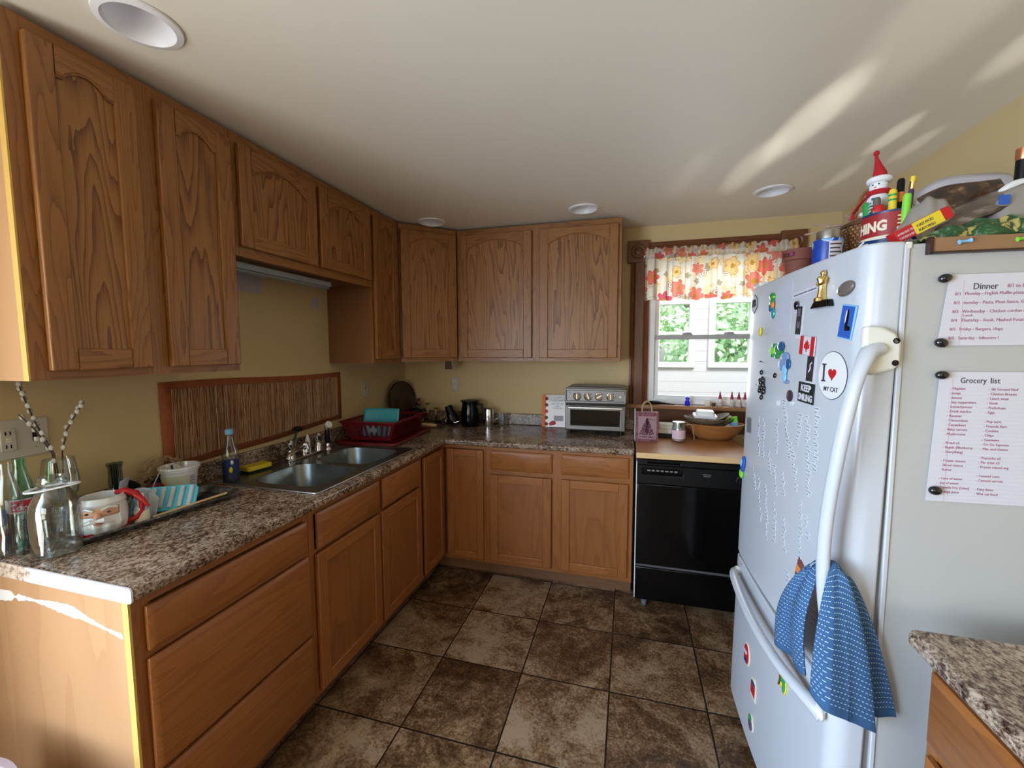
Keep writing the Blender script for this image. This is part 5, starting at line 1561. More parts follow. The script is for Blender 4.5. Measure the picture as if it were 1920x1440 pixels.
MB().box(FW - .006, FW + .0015, .086, .096, .032, 1.712).build('front_flange', M['fridge'], t, bevel=.002)
MB().box(.01, FW - .01, .080, .16, .0, .056).build('toe_grille', M['gasket'], t)
mb = MB().box(.02, .09, .02, .12, FT + .001, FT + .018); mb.build('hinge_cover', M['cream_plastic'], t, bevel=.006)
MB().box(FW - .012, FW + .002, .088, .100, 1.700, 1.716).build('corner_cap', M['cream_plastic'], t, bevel=.003)
# big curved handle wrapping the near corner of the door
mb = MB()
HP = [(.768, .040, 1.485), (.779, .020, 1.478), (.792, .004, 1.455), (.803, -.014, 1.415), (.804, -.028, 1.34), (.793, -.036, 1.24), (.780, -.041, 1.13), (.774, -.043, 1.03), (.776, -.041, .94), (.784, -.032, .85), (.790, -.012, .775), (.780, .020, .735), (.768, .036, .73)]
def smoothp(P, n=5):
    P = [Vector(p) for p in P]; out = []
    for i in range(len(P) - 1):
        p0, p1, p2, p3 = P[max(0, i - 1)], P[i], P[i + 1], P[min(len(P) - 1, i + 2)]
        for k in range(n):
            s_ = k / n
            out.append(.5 * ((2 * p1) + (p2 - p0) * s_ + (2 * p0 - 5 * p1 + 4 * p2 - p3) * s_ ** 2 + (-p0 + 3 * p1 - 3 * p2 + p3) * s_ ** 3))
    out.append(P[-1]); return out
hp = smoothp(HP)
N = len(hp)
mb.tube(hp, [.021 - .0065 * min(1, k / 14) if k < N / 2 else .0145 + .008 * max(0, (k - N + 12) / 12) for k in range(N)], 16, flat=.8)
hd = mb.build('handle', M['fridge'], t, smooth=60)
mb = MB().prism([(.012, 1.435), (.030, 1.428), (.074, 1.440), (.084, 1.455), (.084, 1.500), (.070, 1.522), (.045, 1.534), (.012, 1.536)], 'x', FW - .002, FW + .018)
mb.build('handle_mount', M['cream_plastic'], hd, bevel=.007, seg=3)
for z in (1.455, 1.503):
    MB().lathe([(.0065, 0), (.0065, .001), (.0045, .001), (.004, -.002), (.001, -.002)], 16).xf(Matrix.Translation((FW + .018, .072, z)) @ Matrix.Rotation(pi / 2, 4, 'Y')).build('screw', M['black'], hd)
mb = MB().prism([(.010, .70), (.070, .71), (.075, .745), (.012, .765)], 'x', FW - .002, FW + .016)
mb.build('handle_mount', M['cream_plastic'], hd, bevel=.006)
FHP = [(.050, .004, .585), (.058, -.014, .592), (.12, -.034, .600), (.27, -.052, .602), (.43, -.060, .602), (.56, -.054, .600), (.65, -.038, .596), (.70, -.018, .588), (.725, .0, .575)]
fp_ = smoothp(FHP)
mb = MB().tube(fp_, [.015 + .006 * (abs(k / (len(fp_) - 1) - .5) * 2) ** 4 for k in range(len(fp_))], 14)
fh = mb.build('freezer_handle', M['fridge'], fz, smooth=60)
MB().ball((.712, -.008, .582), (.030, .014, .020), 16, 10).build('handle_end_cap', M['cream_plastic'], fz)
MB().ball((.052, -.002, .590), (.022, .016, .022), 16, 10).build('handle_end_cap', M['cream_plastic'], fz)


def FP(u, z, off=0, rot=0):
    """matrix of a flat thing on the fridge's front: local x along the front, z up, -y out"""
    sl = atan2(bowy(u + .01) - bowy(u - .01), .02)
    return FM @ TM @ Matrix.Translation((u, bowy(u) - off, z)) @ Matrix.Rotation(sl, 4, 'Z') @ Matrix.Rotation(rot, 4, 'Y')
def FS(d, z, off=0, rot=0):
    return FM @ Matrix.Translation((FW + .0 + off, d, z)) @ Matrix.Rotation(pi / 2, 4, 'Z') @ Matrix.Rotation(rot, 4, 'Y')


def plate_(mb_poly, y0, y1, mt, t, name='plate', **k):
    return MB().prism(mb_poly, 'y', y0, y1).build(name, mt, t, **k)


# --- magnets and papers on the front (u, z)
t = thing('sticker', 'white hexagon badge with black squiggle at the far top fridge corner', 'sticker', M=FP(.062, 1.658))
hexp = [(.042 * cos(a), .036 * sin(a)) for a in [pi / 6 + k * pi / 3 for k in range(6)]]
plate_(hexp, -.0015, 0, M['ink'], t, 'rim')
plate_([(x * .93, y * .93) for x, y in hexp], -.002, -.0015, M['paper'], t, 'face')
mb = MB()
rr = random.Random(9)
for k in range(5): mb.tube([(-.022 + .009 * k, -.0025, -.013 + .006 * (k % 2)), (-.016 + .009 * k, -.0025, .015), (-.011 + .009 * k, -.0025, -.009)], .0016, 5)
mb.build('squiggle', M['black'], t)
def blob(name, label, u, z, parts, cat='magnet', rot=0, off=0, sc=(1, 1)):
    t = thing(name, label, cat, M=FP(u, z, off, rot) @ Matrix.Diagonal((sc[0], 1, sc[1], 1)))
    for (pn, c, r, m_) in parts:
        MB().ball((c[0], -.004 - (c[2] if len(c) > 2 else 0), c[1]), (r[0], .005, r[1]), 14, 8).build(pn, M[m_] if isinstance(m_, str) else m_, t)
    return t
foil_g = mat('foil_green', (.03, .35, .08), .15, metal=.3, coat=.5)
foil_b = mat('foil_blue', (.02, .12, .30), .15, metal=.3, coat=.5)
foil_t = mat('foil_teal', (.03, .30, .32), .15, metal=.3, coat=.5)
blob('parrot_magnet', 'shiny green and teal parrot-shaped magnet near the grey envelope', .272, 1.630,
     [('head', (-.004, .040), (.016, .014), foil_g), ('beak', (.012, .034), (.006, .005), M['lime']), ('body', (.000, .010), (.016, .026), foil_g), ('belly', (.010, .002, .002), (.008, .014), 'orange'), ('tail', (.010, -.030), (.009, .024), foil_t), ('wing', (-.010, -.006, .001), (.007, .018), foil_b)], sc=(1.3, .82))
t = thing('envelope', 'plain grey-lilac sheet stuck to the fridge door beside the parrot magnet', 'paper', M=FP(.368, 1.607))
plate_([(-.048, -.078), (.050, -.078), (.050, .083), (-.048, .075)], -.0012, 0, M['paper_grey'], t, 'sheet')
t = thing('paper_strip', 'thin white printed strip between the envelope and the golden statuette', 'paper strip', M=FP(.497, 1.645, 0, radians(-3)))
MB().box(-.070, .070, -.001, 0, -.007, .008).build('strip', M['paper'], t)
mb = MB()
for k in range(16): mb.box(-.064 + k * .008, -.059 + k * .008, -.0016, -.001, -.0015, .002)
mb.build('print', M['ink'], t)
blob('round_magnet', 'small yellow oval magnet on the far side of the fridge door', .169, 1.549, [('badge', (0, 0), (.013, .017), 'yellow')])
t = thing('photo_strip', 'narrow black and white photo strip held by a black pebble magnet', 'photo', M=FP(.475, 1.568, 0, radians(4)))
MB().box(-.018, .020, -.001, 0, -.052, .042).build('backing', M['paper'], t)
MB().box(-.018, .012, -.0018, -.001, -.040, .040).build('picture', mat('photo_dark', (.02, .02, .025), .35), t)
mb = MB().box(-.012, .004, -.0022, -.0018, .012, .034).box(-.010, .006, -.0022, -.0018, -.022, -.004)
mb.build('grey_figure', mat('photo_grey', (.12, .12, .13), .4), t)
blob('pebble_magnet', 'black pebble magnet holding the narrow photo strip', .462, 1.612, [('pebble', (0, 0, .001), (.011, .013), 'black_stone')], off=.002)
# golden statuette (plain award figure, generic)
t = thing('statuette_magnet', 'golden standing figure magnet on a black base high on the fridge door', 'magnet', M=FP(.604, 1.632))
MB().prism([(-.040, -.040), (.040, -.040), (.034, -.022), (-.022, -.022)], 'y', -.018, 0).build('base', M['black_gloss'], t, bevel=.002)
MB().tube([(0, -.010, -.024), (0, -.010, -.016), (0, -.010, -.014)], [.019, .018, .015], 16, flat=.6).build('plinth', M['gold'], t)
mb = MB().tube([(0, -.010, -.014), (0, -.010, .0), (0, -.010, .012), (.0, -.010, .022), (0, -.010, .033), (0, -.010, .038), (0, -.010, .041)], [.012, .010, .009, .011, .015, .012, .005], 14, flat=.6)
mb.ball((0, -.010, .047), (.0065, .007, .008), 12, 8)
for s_ in (-1, 1): mb.tube([(s_ * .014, -.010, .034), (s_ * .016, -.014, .022), (s_ * .004, -.020, .018)], .0035, 8)
mb.build('figure', M['gold'], t)
t = thing('shell_magnet', 'grey-brown oval shell magnet high on the fridge door near the handle', 'magnet', M=FP(.690, 1.628, 0, radians(-12)))
MB().ball((0, -.004, 0), (.030, .008, .017), 20, 12).build('shell', M['stone'], t)
MB().ball((-.024, -.006, .002), (.007, .005, .007), 10, 8).build('pearl_tip', M['porcelain'], t)
# whale-like picture magnet: plain blue picture with dark shape
t = thing('picture_magnet', 'tilted blue picture magnet with a leaping black and white orca', 'magnet', M=FP(.701, 1.549, 0, radians(10)))
MB().box(-.026, .026, -.004, 0, -.040, .040).build('frame', M['lblue'], t, bevel=.001)
MB().box(-.023, .023, -.0045, -.004, -.037, .037).build('picture', M['blue'], t)
mb = MB().ball((.002, -.005, .004), (.006, .001, .026), 14, 8).ball((.010, -.005, -.014), (.009, .001, .006), 12, 6)
op = mb.build('orca', M['black'], t)
MB().ball((-.002, -.0056, .012), (.003, .001, .016), 10, 6).build('white_patch', M['paper'], op)
blob('frog_magnet', 'shiny green frog-shaped magnet above the purple seahorse', .335, 1.483,
     [('body', (.010, .002), (.022, .020), foil_g), ('head', (-.018, -.002), (.016, .013), M['lime']), ('back', (.022, .012, .002), (.014, .016), foil_b), ('leg', (.004, -.020), (.010, .010), foil_g), ('leg', (-.012, .016), (.009, .007), foil_g), ('leg', (-.020, -.018), (.007, .007), foil_g)], sc=(1.7, .95))
sea = mat('seahorse_violet', (.18, .28, .50), .35, coat=.4)
t = blob('seahorse_magnet', 'blue and violet seahorse-shaped magnet on the fridge door', .400, 1.430,
     [('head', (.002, .036), (.020, .016), sea), ('body', (-.006, .010), (.022, .024), sea), ('belly', (.006, -.008, .001), (.010, .020), M['lblue']), ('tail', (.006, -.034), (.008, .020), M['lblue']), ('tail_tip', (.016, -.048), (.010, .006), sea), ('fin', (.018, .012), (.010, .018), foil_b)], sc=(1.5, .9))
# flag magnet
t = thing('flag_magnet', 'small red and white flag magnet with a maple leaf', 'magnet', M=FP(.538, 1.495, .001, radians(5)))
MB().box(-.038, .038, -.005, 0, -.026, .026).build('flag', M['paper'], t, bevel=.002)
MB().box(-.038, -.020, -.0056, -.005, -.026, .026).box(.020, .038, -.0056, -.005, -.026, .026).build('red_bars', M['red'], t)
leaf = [(0, .017), (.004, .009), (.009, .011), (.008, .002), (.015, .005), (.013, -.002), (.016, -.005), (.007, -.009), (.002, -.010), (.002, -.017), (-.002, -.017), (-.002, -.010), (-.007, -.009), (-.016, -.005), (-.013, -.002), (-.015, .005), (-.008, .002), (-.009, .011), (-.004, .009)]
MB().prism(leaf, 'y', -.006, -.005).build('leaf', M['red'], t, smooth=0)
t = thing('photo_card', 'small dark photo strip hanging below the flag magnet', 'photo', M=FP(.556, 1.432, 0, radians(3)))
MB().box(-.020, .024, -.001, 0, -.046, .034).build('backing', M['paper'], t)
MB().box(-.020, .014, -.0018, -.001, -.034, .034).build('picture', bpy.data.materials['photo_dark'], t)
MB().tube([(-.008, -.002, -.010), (.0, -.002, .0), (-.002, -.002, .012), (.006, -.002, .018)], .0018, 6).build('scribble', M['paper'], t)
# I heart my cat
t = thing('round_sticker', 'round white sticker reading I heart my cat beside the fridge handle', 'sticker', M=FP(.655, 1.420))
MB().lathe([(.060, 0), (.060, .001), (.001, .001)], 48).xf(Matrix.Rotation(pi / 2, 4, 'X')).build('rim', M['ink'], t, smooth=0)
MB().lathe([(.0585, 0), (.0585, .0015), (.001, .0015)], 48).xf(Matrix.Rotation(pi / 2, 4, 'X')).build('face', M['porcelain'], t, smooth=0)
hp2 = [(.0165 * (16 * sin(a) ** 3) / 16, .0165 * (13 * cos(a) - 5 * cos(2 * a) - 2 * cos(3 * a) - cos(4 * a)) / 16) for a in [2 * pi * k / 36 for k in range(36)]]
MB().prism([(x + .002, z + .004) for x, z in hp2], 'y', -.0024, -.0015).build('heart', M['red'], t, smooth=0)
MB().box(-.037, -.030, -.0024, -.0015, -.014, .026).box(-.042, -.025, -.0024, -.0015, -.017, -.013).box(-.042, -.025, -.0024, -.0015, .025, .029).build('letter_i', M['ink'], t)
text('MY CAT', .0165, M['ink'], t, (.0, -.0018, -.040), align='CENTER', bold=.0002)
text('a', .030, M['ink'], t, (.024, -.0018, -.008), bold=.0008) if 0 else None
t = thing('slogan_magnet', 'square black magnet reading keep smiling in white letters', 'magnet', M=FP(.541, 1.365, 0, radians(2)))
MB().box(-.042, .042, -.003, 0, -.028, .028).build('plate', mat('slogan_black', (.008, .012, .011), .5), t, bevel=.001)
text('KEEP', .0250, M['paper'], t, (0, -.0032, .0045), align='CENTER', bold=.0009)
text('SMILING', .0250, M['paper'], t, (0, -.0032, -.0215), align='CENTER', bold=.0009, sx=.80)
t = thing('oval_magnet', 'dark brown oval token magnet beside the keep smiling magnet', 'magnet', M=FP(.447, 1.347))
MB().lathe([(.017, 0), (.017, .004), (.015, .005), (.001, .005)], 30).xf(Matrix.Rotation(pi / 2, 4, 'X')).build('token', mat('token_brown', (.05, .025, .035), .4), t)
# black berry-like magnets cluster
cl = [(.206, 1.405), (.202, 1.376), (.213, 1.370), (.222, 1.383), (.230, 1.368), (.238, 1.378), (.216, 1.355), (.227, 1.350), (.238, 1.362), (.200, 1.352), (.246, 1.352), (.206, 1.340), (.232, 1.336), (.224, 1.318), (.247, 1.340)]
c0 = None
for k, (u, z) in enumerate(cl):
    if c0 is None:
        c0 = thing('bead_magnet', 'black bead magnet in the dark cluster on the fridge door', 'magnet', M=FP(u, z, .0), group='black bead magnets clustered on the door')
        MB().ball((0, -.004, 0), (.0075, .006, .009), 12, 8).build('bead', M['black_stone'], c0)
    else: dup(c0, M=FP(u, z, .0015 * (k % 3)))
blob('pebble_magnet', 'solitary black pebble magnet below the frog magnet', .333, 1.401, [('pebble', (0, 0), (.008, .009), 'black_stone')])
t = thing('small_card', 'small grey-green photo card low on the far edge of the fridge door', 'card', M=FP(.082, 1.195, 0, radians(-6)))
MB().box(-.032, .032, -.0012, 0, -.030, .030).build('card', mat('card_grey', (.20, .26, .25), .5), t)
MB().box(-.028, .028, -.0016, -.0012, -.026, .026).build('picture', mat('card_pic', (.13, .15, .15), .5), t)
t = thing('bottle_magnet', 'blue and green clip magnet at the far edge of the fridge door', 'magnet', M=FP(.040, 1.020, 0, radians(20)))
MB().ball((0, -.006, .012), (.022, .008, .036), 16, 10).build('blue_body', M['blue'], t)
MB().ball((0, -.006, -.034), (.020, .008, .018), 16, 10).build('green_tip', M['lime'], t)
MB().ball((.002, -.013, .020), (.010, .003, .018), 12, 8).build('window', M['lblue'], t)
t = thing('wedge_magnet', 'small orange and brown wedge magnet beside the blue towel', 'magnet', M=FP(.570, .872))
MB().prism([(-.022, -.024), (.012, -.028), (.020, .022), (-.006, .034)], 'y', -.003, 0).build('plate', M['terracotta'], t)
MB().prism([(-.018, -.012), (.012, -.016), (.016, .004), (-.012, .012)], 'y', -.0036, -.003).build('band', M['orange'], t)
# freezer magnets
t = thing('crest_magnet', 'tall red and cream crest magnet highest on the freezer drawer', 'magnet', M=FP(.222, .362, 0, radians(-4)))
MB().ball((0, -.001, 0), (.034, .004, .043), 24, 8).build('cream_edge', M['cream'], t)
MB().ball((0, -.0035, 0), (.027, .004, .036), 24, 8).build('red_face', M['red'], t)
text('RED', .014, M['paper'], t, (0, -.0085, .004), align='CENTER', bold=.0004) if 0 else None
MB().box(-.014, .014, -.0085, -.006, .004, .016).build('white_print', M['paper'], t)
MB().box(-.012, .012, -.0082, -.006, -.026, -.012).build('navy_print', M['navy'], t)
t = thing('tag_magnet', 'narrow red and navy arched magnet in the middle of the freezer drawer', 'magnet', M=FP(.306, .298, 0, radians(-2)))
MB().prism([(-.026, -.036), (.024, -.040), (.026, .020), (.010, .036), (-.012, .034), (-.026, .018)], 'y', -.003, 0).build('edge', M['cream'], t, bevel=.001)
MB().prism([(-.022, -.026), (.018, -.028), (.020, .006), (-.022, .008)], 'y', -.0036, -.003).build('red_face', M['red'], t)
MB().prism([(-.022, .010), (.020, .008), (.016, .022), (-.014, .024)], 'y', -.0036, -.003).build('navy_face', M['navy'], t)
t = thing('oval_magnet', 'lowest small oval magnet with green and purple print on the freezer drawer', 'magnet', M=FP(.302, .163, 0, radians(-5)))
MB().ball((0, -.001, 0), (.027, .004, .030), 20, 8).build('cream_edge', M['cream'], t)
MB().ball((0, -.0035, -.004), (.020, .004, .022), 20, 8).build('purple_face', mat('dusky_purple', (.10, .07, .12), .4), t)
MB().ball((0, -.005, .018), (.014, .003, .010), 14, 8).build('green_face', M['green'], t)
t = thing('palm_magnet', 'yellow and green leafy magnet half hidden by the freezer handle', 'magnet', M=FP(.520, .503, 0, radians(8)))
MB().ball((-.010, -.002, 0), (.014, .005, .034), 16, 8).ball((.014, -.002, -.012), (.012, .005, .026), 16, 8).ball((0, -.002, .030), (.018, .005, .016), 14, 8).build('yellow_shape', M['yellow'], t)
MB().ball((.004, -.006, .016), (.018, .003, .022), 16, 8).ball((.018, -.006, -.010), (.007, .003, .018), 12, 8).build('green_shape', M['green'], t)
MB().tube([(-.008, -.008, -.024), (-.002, -.009, .0), (-.006, -.008, .02)], .003, 6).build('trunk', M['brown'], t)

# --- magnetic word strips scattered in slanting columns
rw = random.Random(12)
protos = []
for k in range(8):
    wlen = .010 + .0022 * k
    t = thing('word_magnet', 'tiny white magnetic word strip on the fridge door', 'word magnet', (0, 0, 0), group='tiny word magnets in columns on the fridge door')
    MB().box(0, wlen, -.0012, 0, -.0045, .0045).build('strip', mat('word_white', (.66, .67, .70), .5) if 'word_white' not in bpy.data.materials else bpy.data.materials['word_white'], t)
    mb = MB(); x = .0015
    while x < wlen - .002:
        hh = rw.choice((.0018, .0018, .0030)); mb.box(x, x + .0006, -.0016, -.0012, -.0020, -.002 + hh + .0012)
        if rw.random() < .6: mb.box(x, x + .0016, -.0016, -.0012, -.0020, -.0013)
        x += .0026
    mb.build('print', M['ink'], t, smooth=0)
    protos.append(t)
cols = []
def colpx(u0, z0, u1, z1, n):
    for k in range(n):
        f = k / max(1, n - 1)
        cols.append((u0 + (u1 - u0) * f + rw.uniform(-.003, .003), z0 + (z1 - z0) * f + rw.uniform(-.002, .002)))
for c_ in [(.59, 1.33, .60, 1.17, 17), (.545, 1.300, .575, 1.090, 20), (.505, 1.300, .50, 1.215, 8), (.46, 1.210, .50, 1.13, 8), (.40, 1.33, .43, 1.23, 9), (.355, 1.26, .37, 1.16, 9),
           (.43, 1.245, .455, 1.165, 8), (.30, 1.145, .32, 1.085, 6), (.235, 1.24, .245, 1.12, 11), (.185, 1.24, .205, 1.11, 12), (.355, 1.11, .385, 1.03, 8), (.42, 1.105, .435, 1.045, 6),
           (.500, 1.115, .515, 1.085, 3), (.545, 1.055, .56, .800, 20), (.575, 1.030, .585, .98, 5), (.29, 1.025, .33, .86, 16), (.375, .99, .39, .875, 10), (.45, .975, .46, .885, 8),
           (.215, 1.030, .235, .955, 8), (.255, .930, .265, .895, 4), (.485, .83, .50, .79, 4), (.635, .80, .645, .765, 3), (.155, 1.045, .185, .985, 6), (.20, 1.443, .165, 1.441, 5), (.135, 1.36, .15, 1.345, 3)]:
    colpx(*c_)
first = {}
for k, (u, z) in enumerate(cols):
    w = rw.randrange(8)
    Mx = FP(u, z, .0002, rw.uniform(-.05, .12))
    if w not in first:
        first[w] = 1; protos[w].matrix_world = Mx
    else: dup(protos[w], M=Mx)

# --- lists on the side of the fridge
def sheet(label, pts, nm='paper_list'):
    cx = sum(p[0] for p in pts) / 4; cz = sum(p[1] for p in pts) / 4
    t = thing(nm, label, 'paper', M=FS(cx, cz))
    MB().prism([(p[0] - cx, p[1] - cz) for p in pts], 'y', -.0022, -.0012).build('sheet', M['paper'], t)
    return t, cx, cz
def rules(t, cx, cz, x0, x1, z0, z1, n, mx):
    mb = MB()
    for k in range(n):
        z = z0 + (z1 - z0) * k / (n - 1)
        mb.box(x0 - cx, x1 - cx, -.0025, -.0022, z - cz - .0001, z - cz + .00025)
    mb.build('ruled_lines', mat('rule_blue', (.50, .50, .60), .8) if 'rule_blue' not in bpy.data.materials else bpy.data.materials['rule_blue'], t, smooth=0)
    MB().box(mx - cx - .0002, mx - cx + .0004, -.0025, -.0022, z1 - .006 - cz, z0 + .010 - cz).build('margin_line', M['pink_line'], t, smooth=0)
t, cx, cz = sheet('ruled paper with the dinner plan high on the fridge side', [(.156, 1.492), (.430, 1.494), (.430, 1.642), (.170, 1.642)])
rules(t, cx, cz, .160, .428, 1.618, 1.500, 14, .196)
text('Dinner', .0190, M['ink'], t, (.212 - cx, -.0024, 1.6100 - cz), sx=.80)
text('8/1 to 8/6', .0110, M['ink_red'], t, (.271 - cx, -.0024, 1.6120 - cz), sx=.85)
for k, (d_, s_) in enumerate((('8/1', 'Monday - English Muffin pizzas'), ('8/2', 'tuesday - Pasta, Meat Sauce, Garlic'), ('8/3', 'Wednesday - Chicken cordon Bleu,'), ('8/4', 'Thursday - Steak, Mashed Potatoes,'), ('8/5', 'Friday - Burgers, chips'), ('8/6', 'Saturday - leftovers !'))):
    z = 1.5985 - .0186 * k - cz
    xx = .1800 - .0012 * k - cx
    text(d_, .0088, M['ink_red'], t, (xx + .001, -.0024, z)); text(s_, .0092, M['ink_red'], t, (xx + .0185, -.0024, z), sx=.92)
text('Lunch', .0075, M['ink_red'], t, (.1975 - cx, -.0024, 1.5535 - cz))
t, cx, cz = sheet('long ruled grocery list with two columns on the fridge side', [(.157, 1.150), (.420, 1.150), (.422, 1.436), (.166, 1.436)])
rules(t, cx, cz, .160, .418, 1.412, 1.156, 30, .190)
text('Grocery', .0170, M['ink'], t, (.203 - cx, -.0024, 1.4120 - cz), sx=.80); text('list', .0170, M['ink'], t, (.256 - cx, -.0024, 1.4120 - cz), sx=.9)
L1 = ['Napkins', 'tongs', 'tissues', 'tiny tupperware', 'knives/spoons', 'Drink mix/ice', 'Bananas', 'Clementines', 'Cucumbers', 'Baby carrots', 'Mushrooms', '', 'Bread x2', 'Bagels (Blueberry-', ' Everything)', '', 'Cream cheese', 'Sliced cheese', 'Butter', '', 'Case of water', 'Jug of water', 'Canada Dry (Lime)', 'Orange Juice']
L2 = ['2lb Ground Beef', 'Chicken Breasts', 'Lunch meat', 'Steak', 'Porkchops', 'Eggs', '', 'Pop tarts', 'Granola Bars', 'Cookies', 'Chips', 'Gummies', 'Go Go Squeeze', 'Mac and cheese', '', 'Popsicles x2', 'Pie crust x2', 'Frozen mixed veg', '', 'Canned corn', 'Canned carrots', '', 'Kitty litter', 'Wet cat food']
for k in range(24):
    z = 1.3975 - .0099 * k - cz
    xx = .1925 - .00045 * k - cx
    if L1[k]: text('- ' + L1[k], .0076, M['ink_red'], t, (xx - .006, -.0024, z), sx=.92)
    if L2[k]: text('- ' + L2[k], .0076, M['ink_red'], t, (xx + .0620, -.0024, z - .0008), sx=.92)
ML = ['black pebble magnet at the upper corner of the dinner plan', 'black pebble magnet at the lower corner of the dinner plan', 'round black magnet at the upper corner of the grocery list', 'round black magnet at the lower corner of the grocery list']
for k, (d_, z) in enumerate(((.158, 1.634), (.160, 1.498), (.166, 1.429), (.170, 1.175))):
    t = thing('pebble_magnet', ML[k], 'magnet', M=FS(d_, z, .002, [-.2, .3, 0, .1][k]))
    MB().ball((0, -.006, 0), (.0125, .009, [.0095, .0100, .0092, .0100][k]), 18, 12).build('pebble', M['black_stone'], t)

# ------------------------------------------------------------ blue towel on the handle
g = NT('blue_dashed_towel', rough=.9)
tc = g.n('TexCoord'); s_ = g.n('SeparateXYZ'); g.L(tc.outputs['UV'], s_.inputs[0])
rowi = g.math('MULTIPLY', s_.outputs['Y'], 28.0)
rf = g.math('FRACT', rowi); ri = g.math('FLOOR', rowi)
cf = g.math('FRACT', g.math('ADD', g.math('MULTIPLY', s_.outputs['X'], 24.0), g.math('MULTIPLY', ri, .5)))
dash = g.math('MULTIPLY', g.math('LESS_THAN', rf, .15), g.math('LESS_THAN', cf, .52))
hem = g.math('GREATER_THAN', s_.outputs['Y'], .055)
dash = g.math('MULTIPLY', dash, hem)
nz = g.noise(tc.outputs['UV'], 60, 2)
g.base(g.mix(dash, g.mix(nz, (.028, .085, .19), (.038, .11, .235)), (.48, .60, .68)))
g.bump(rf, .2, .0008)
M['towel'] = g.m
t = thing('dish_towel', 'blue dish towel with white dashes hanging from the fridge handle', 'towel', M=FM)
def lobe(g0, g1, btm, ztop, zb0, zb1, nf, amp, uw, bulge):
    """cloth gathered between g0 and g1 at the top, spreading to the plan line btm at the bottom"""
    P_ = [Vector((*p, 0)) for p in btm]
    ls = [0]
    for a, b in zip(P_[:-1], P_[1:]): ls.append(ls[-1] + (b - a).length)
    def along(u):
        d = u * ls[-1]
        for i in range(len(P_) - 1):
            if d <= ls[i + 1] + 1e-9:
                return P_[i].lerp(P_[i + 1], (d - ls[i]) / (ls[i + 1] - ls[i])), (P_[i + 1] - P_[i]).normalized()
        return P_[-1], (P_[-1] - P_[-2]).normalized()
    def f(u, v):     # v=0 bottom, 1 top
        p, d = along(u)
        tp_ = Vector((*g0, 0)).lerp(Vector((*g1, 0)), u)
        s_ = v ** 1.0
        ease = 1 - (1 - v) ** .75 if v < 1 else 1
        q_ = p.lerp(tp_, ease)
        nrm = Vector((d.y, -d.x, 0))
        q_ = q_ + nrm * (amp * sin(nf * 2 * pi * u + 1.2 * v) * (.35 + .65 * (1 - v)) + bulge * sin(pi * v))
        zb = zb0 + (zb1 - zb0) * u
        return q_.x, q_.y, zb + (ztop - zb) * v - .012 * (abs(u - .5) * 2) ** 2 * v
    return MB().grid(f, 60, 50, uvs=(uw, 1.0))
lobe((.758, -.056), (.746, -.030), [(.545, -.034), (.61, -.058), (.70, -.066), (.776, -.058)], .985, .645, .712, 1.35, .011, .72, .020).build('draped_half', M['towel'], t, smooth=80, solid=.004)
lobe((.796, -.040), (.800, -.010), [(.800, -.066), (.826, -.044), (.828, .004), (.800, .062)], .990, .690, .622, 1.2, .007, .66, .008).build('draped_half', M['towel'], t, smooth=80, solid=.004)
lobe((.792, -.012), (.784, .012), [(.792, .030), (.787, .080), (.775, .125)], .972, .655, .640, .8, .004, .45, .003).build('under_fold', M['towel'], t, smooth=80, solid=.004)
mb = MB().grid(lambda u, v: (.742 + .058 * u, -.052 + .012 * u + .026 * v + .012 * sin(pi * u), .965 + .030 * sin(pi * (.15 + .7 * v)) * (.5 + .5 * sin(pi * u))), 14, 14, uvs=(.5, .12)).build('gathered_loop', M['towel'], t, smooth=80, solid=.006)

# ------------------------------------------------------------ on top of the fridge
FZ = 1.7245
def FTp(u, d, z=1.713, rz=0): return FM @ Matrix.Translation((u, d, z)) @ Matrix.Rotation(rz, 4, 'Z')
t = thing('flower_pot', 'dusty terracotta pot marked with a year on the fridge top next to the valance', 'flower pot', M=FTp(.155, .120))
MB().lathe([(.030, 0), (.032, .004), (.043, .080), (.049, .082), (.051, .118), (.046, .118), (.041, .08), (.03, .01), (.001, .01)], 40, caps=False).build('pot', M['terracotta'], t, smooth=40)
tx_ = text('2022', .020, M['black'], t, align='CENTER')
for v_ in tx_.data.vertices:
    a_ = -1.1 + v_.co.x / .0515
    v_.co = (.0515 * cos(a_), .0515 * sin(a_), .093 + v_.co.y)
tx_.rotation_euler = (0, 0, 0)
MB().ball((.038, -.035, .100), (.008, .008, .008), 12, 8).build('purple_smear', mat('smear_purple', (.22, .04, .12), .7), t)
t = thing('bubble_tub', 'blue tub with bubbles print and silver lid on the fridge top', 'tub', M=FTp(.287, .150) @ Matrix.Diagonal((.9, .9, 1, 1)))
g = NT('bubble_print', rough=.35)
v = g.coord('Object')
vo = g.n('TexVoronoi'); vo.inputs['Scale'].default_value = 26; g.L(v, vo.inputs['Vector'])
g.base(g.ramp(vo.outputs['Distance'], [(0, (.45, .70, .90)), (.30, (.10, .32, .72)), (.36, (.70, .75, .55)), (.42, (.02, .07, .38)), (.6, (.015, .05, .30))]))
MB().lathe([(.044, 0), (.046, .003), (.046, .116), (.043, .119)], 34).build('tub_body', g.m, t, smooth=40)
MB().lathe([(.034, .119), (.036, .121), (.036, .144), (.034, .147), (.001, .147)], 34, caps=False).build('lid', M['steel'], t, smooth=40)
MB().grid(lambda u, v: (.0464 * cos(-.35 + 1.0 * u), .0464 * sin(-.35 + 1.0 * u), .030 + .078 * v), 12, 2).build('text_panel', M['paper'], t)
for k in range(5): MB().grid(lambda u, v, k=k: (.0468 * cos(-.28 + (.8 - .1 * (k % 2)) * u), .0468 * sin(-.28 + (.8 - .1 * (k % 2)) * u), .096 - .012 * k + .005 * v), 10, 1).build('print', M['brown'], t)
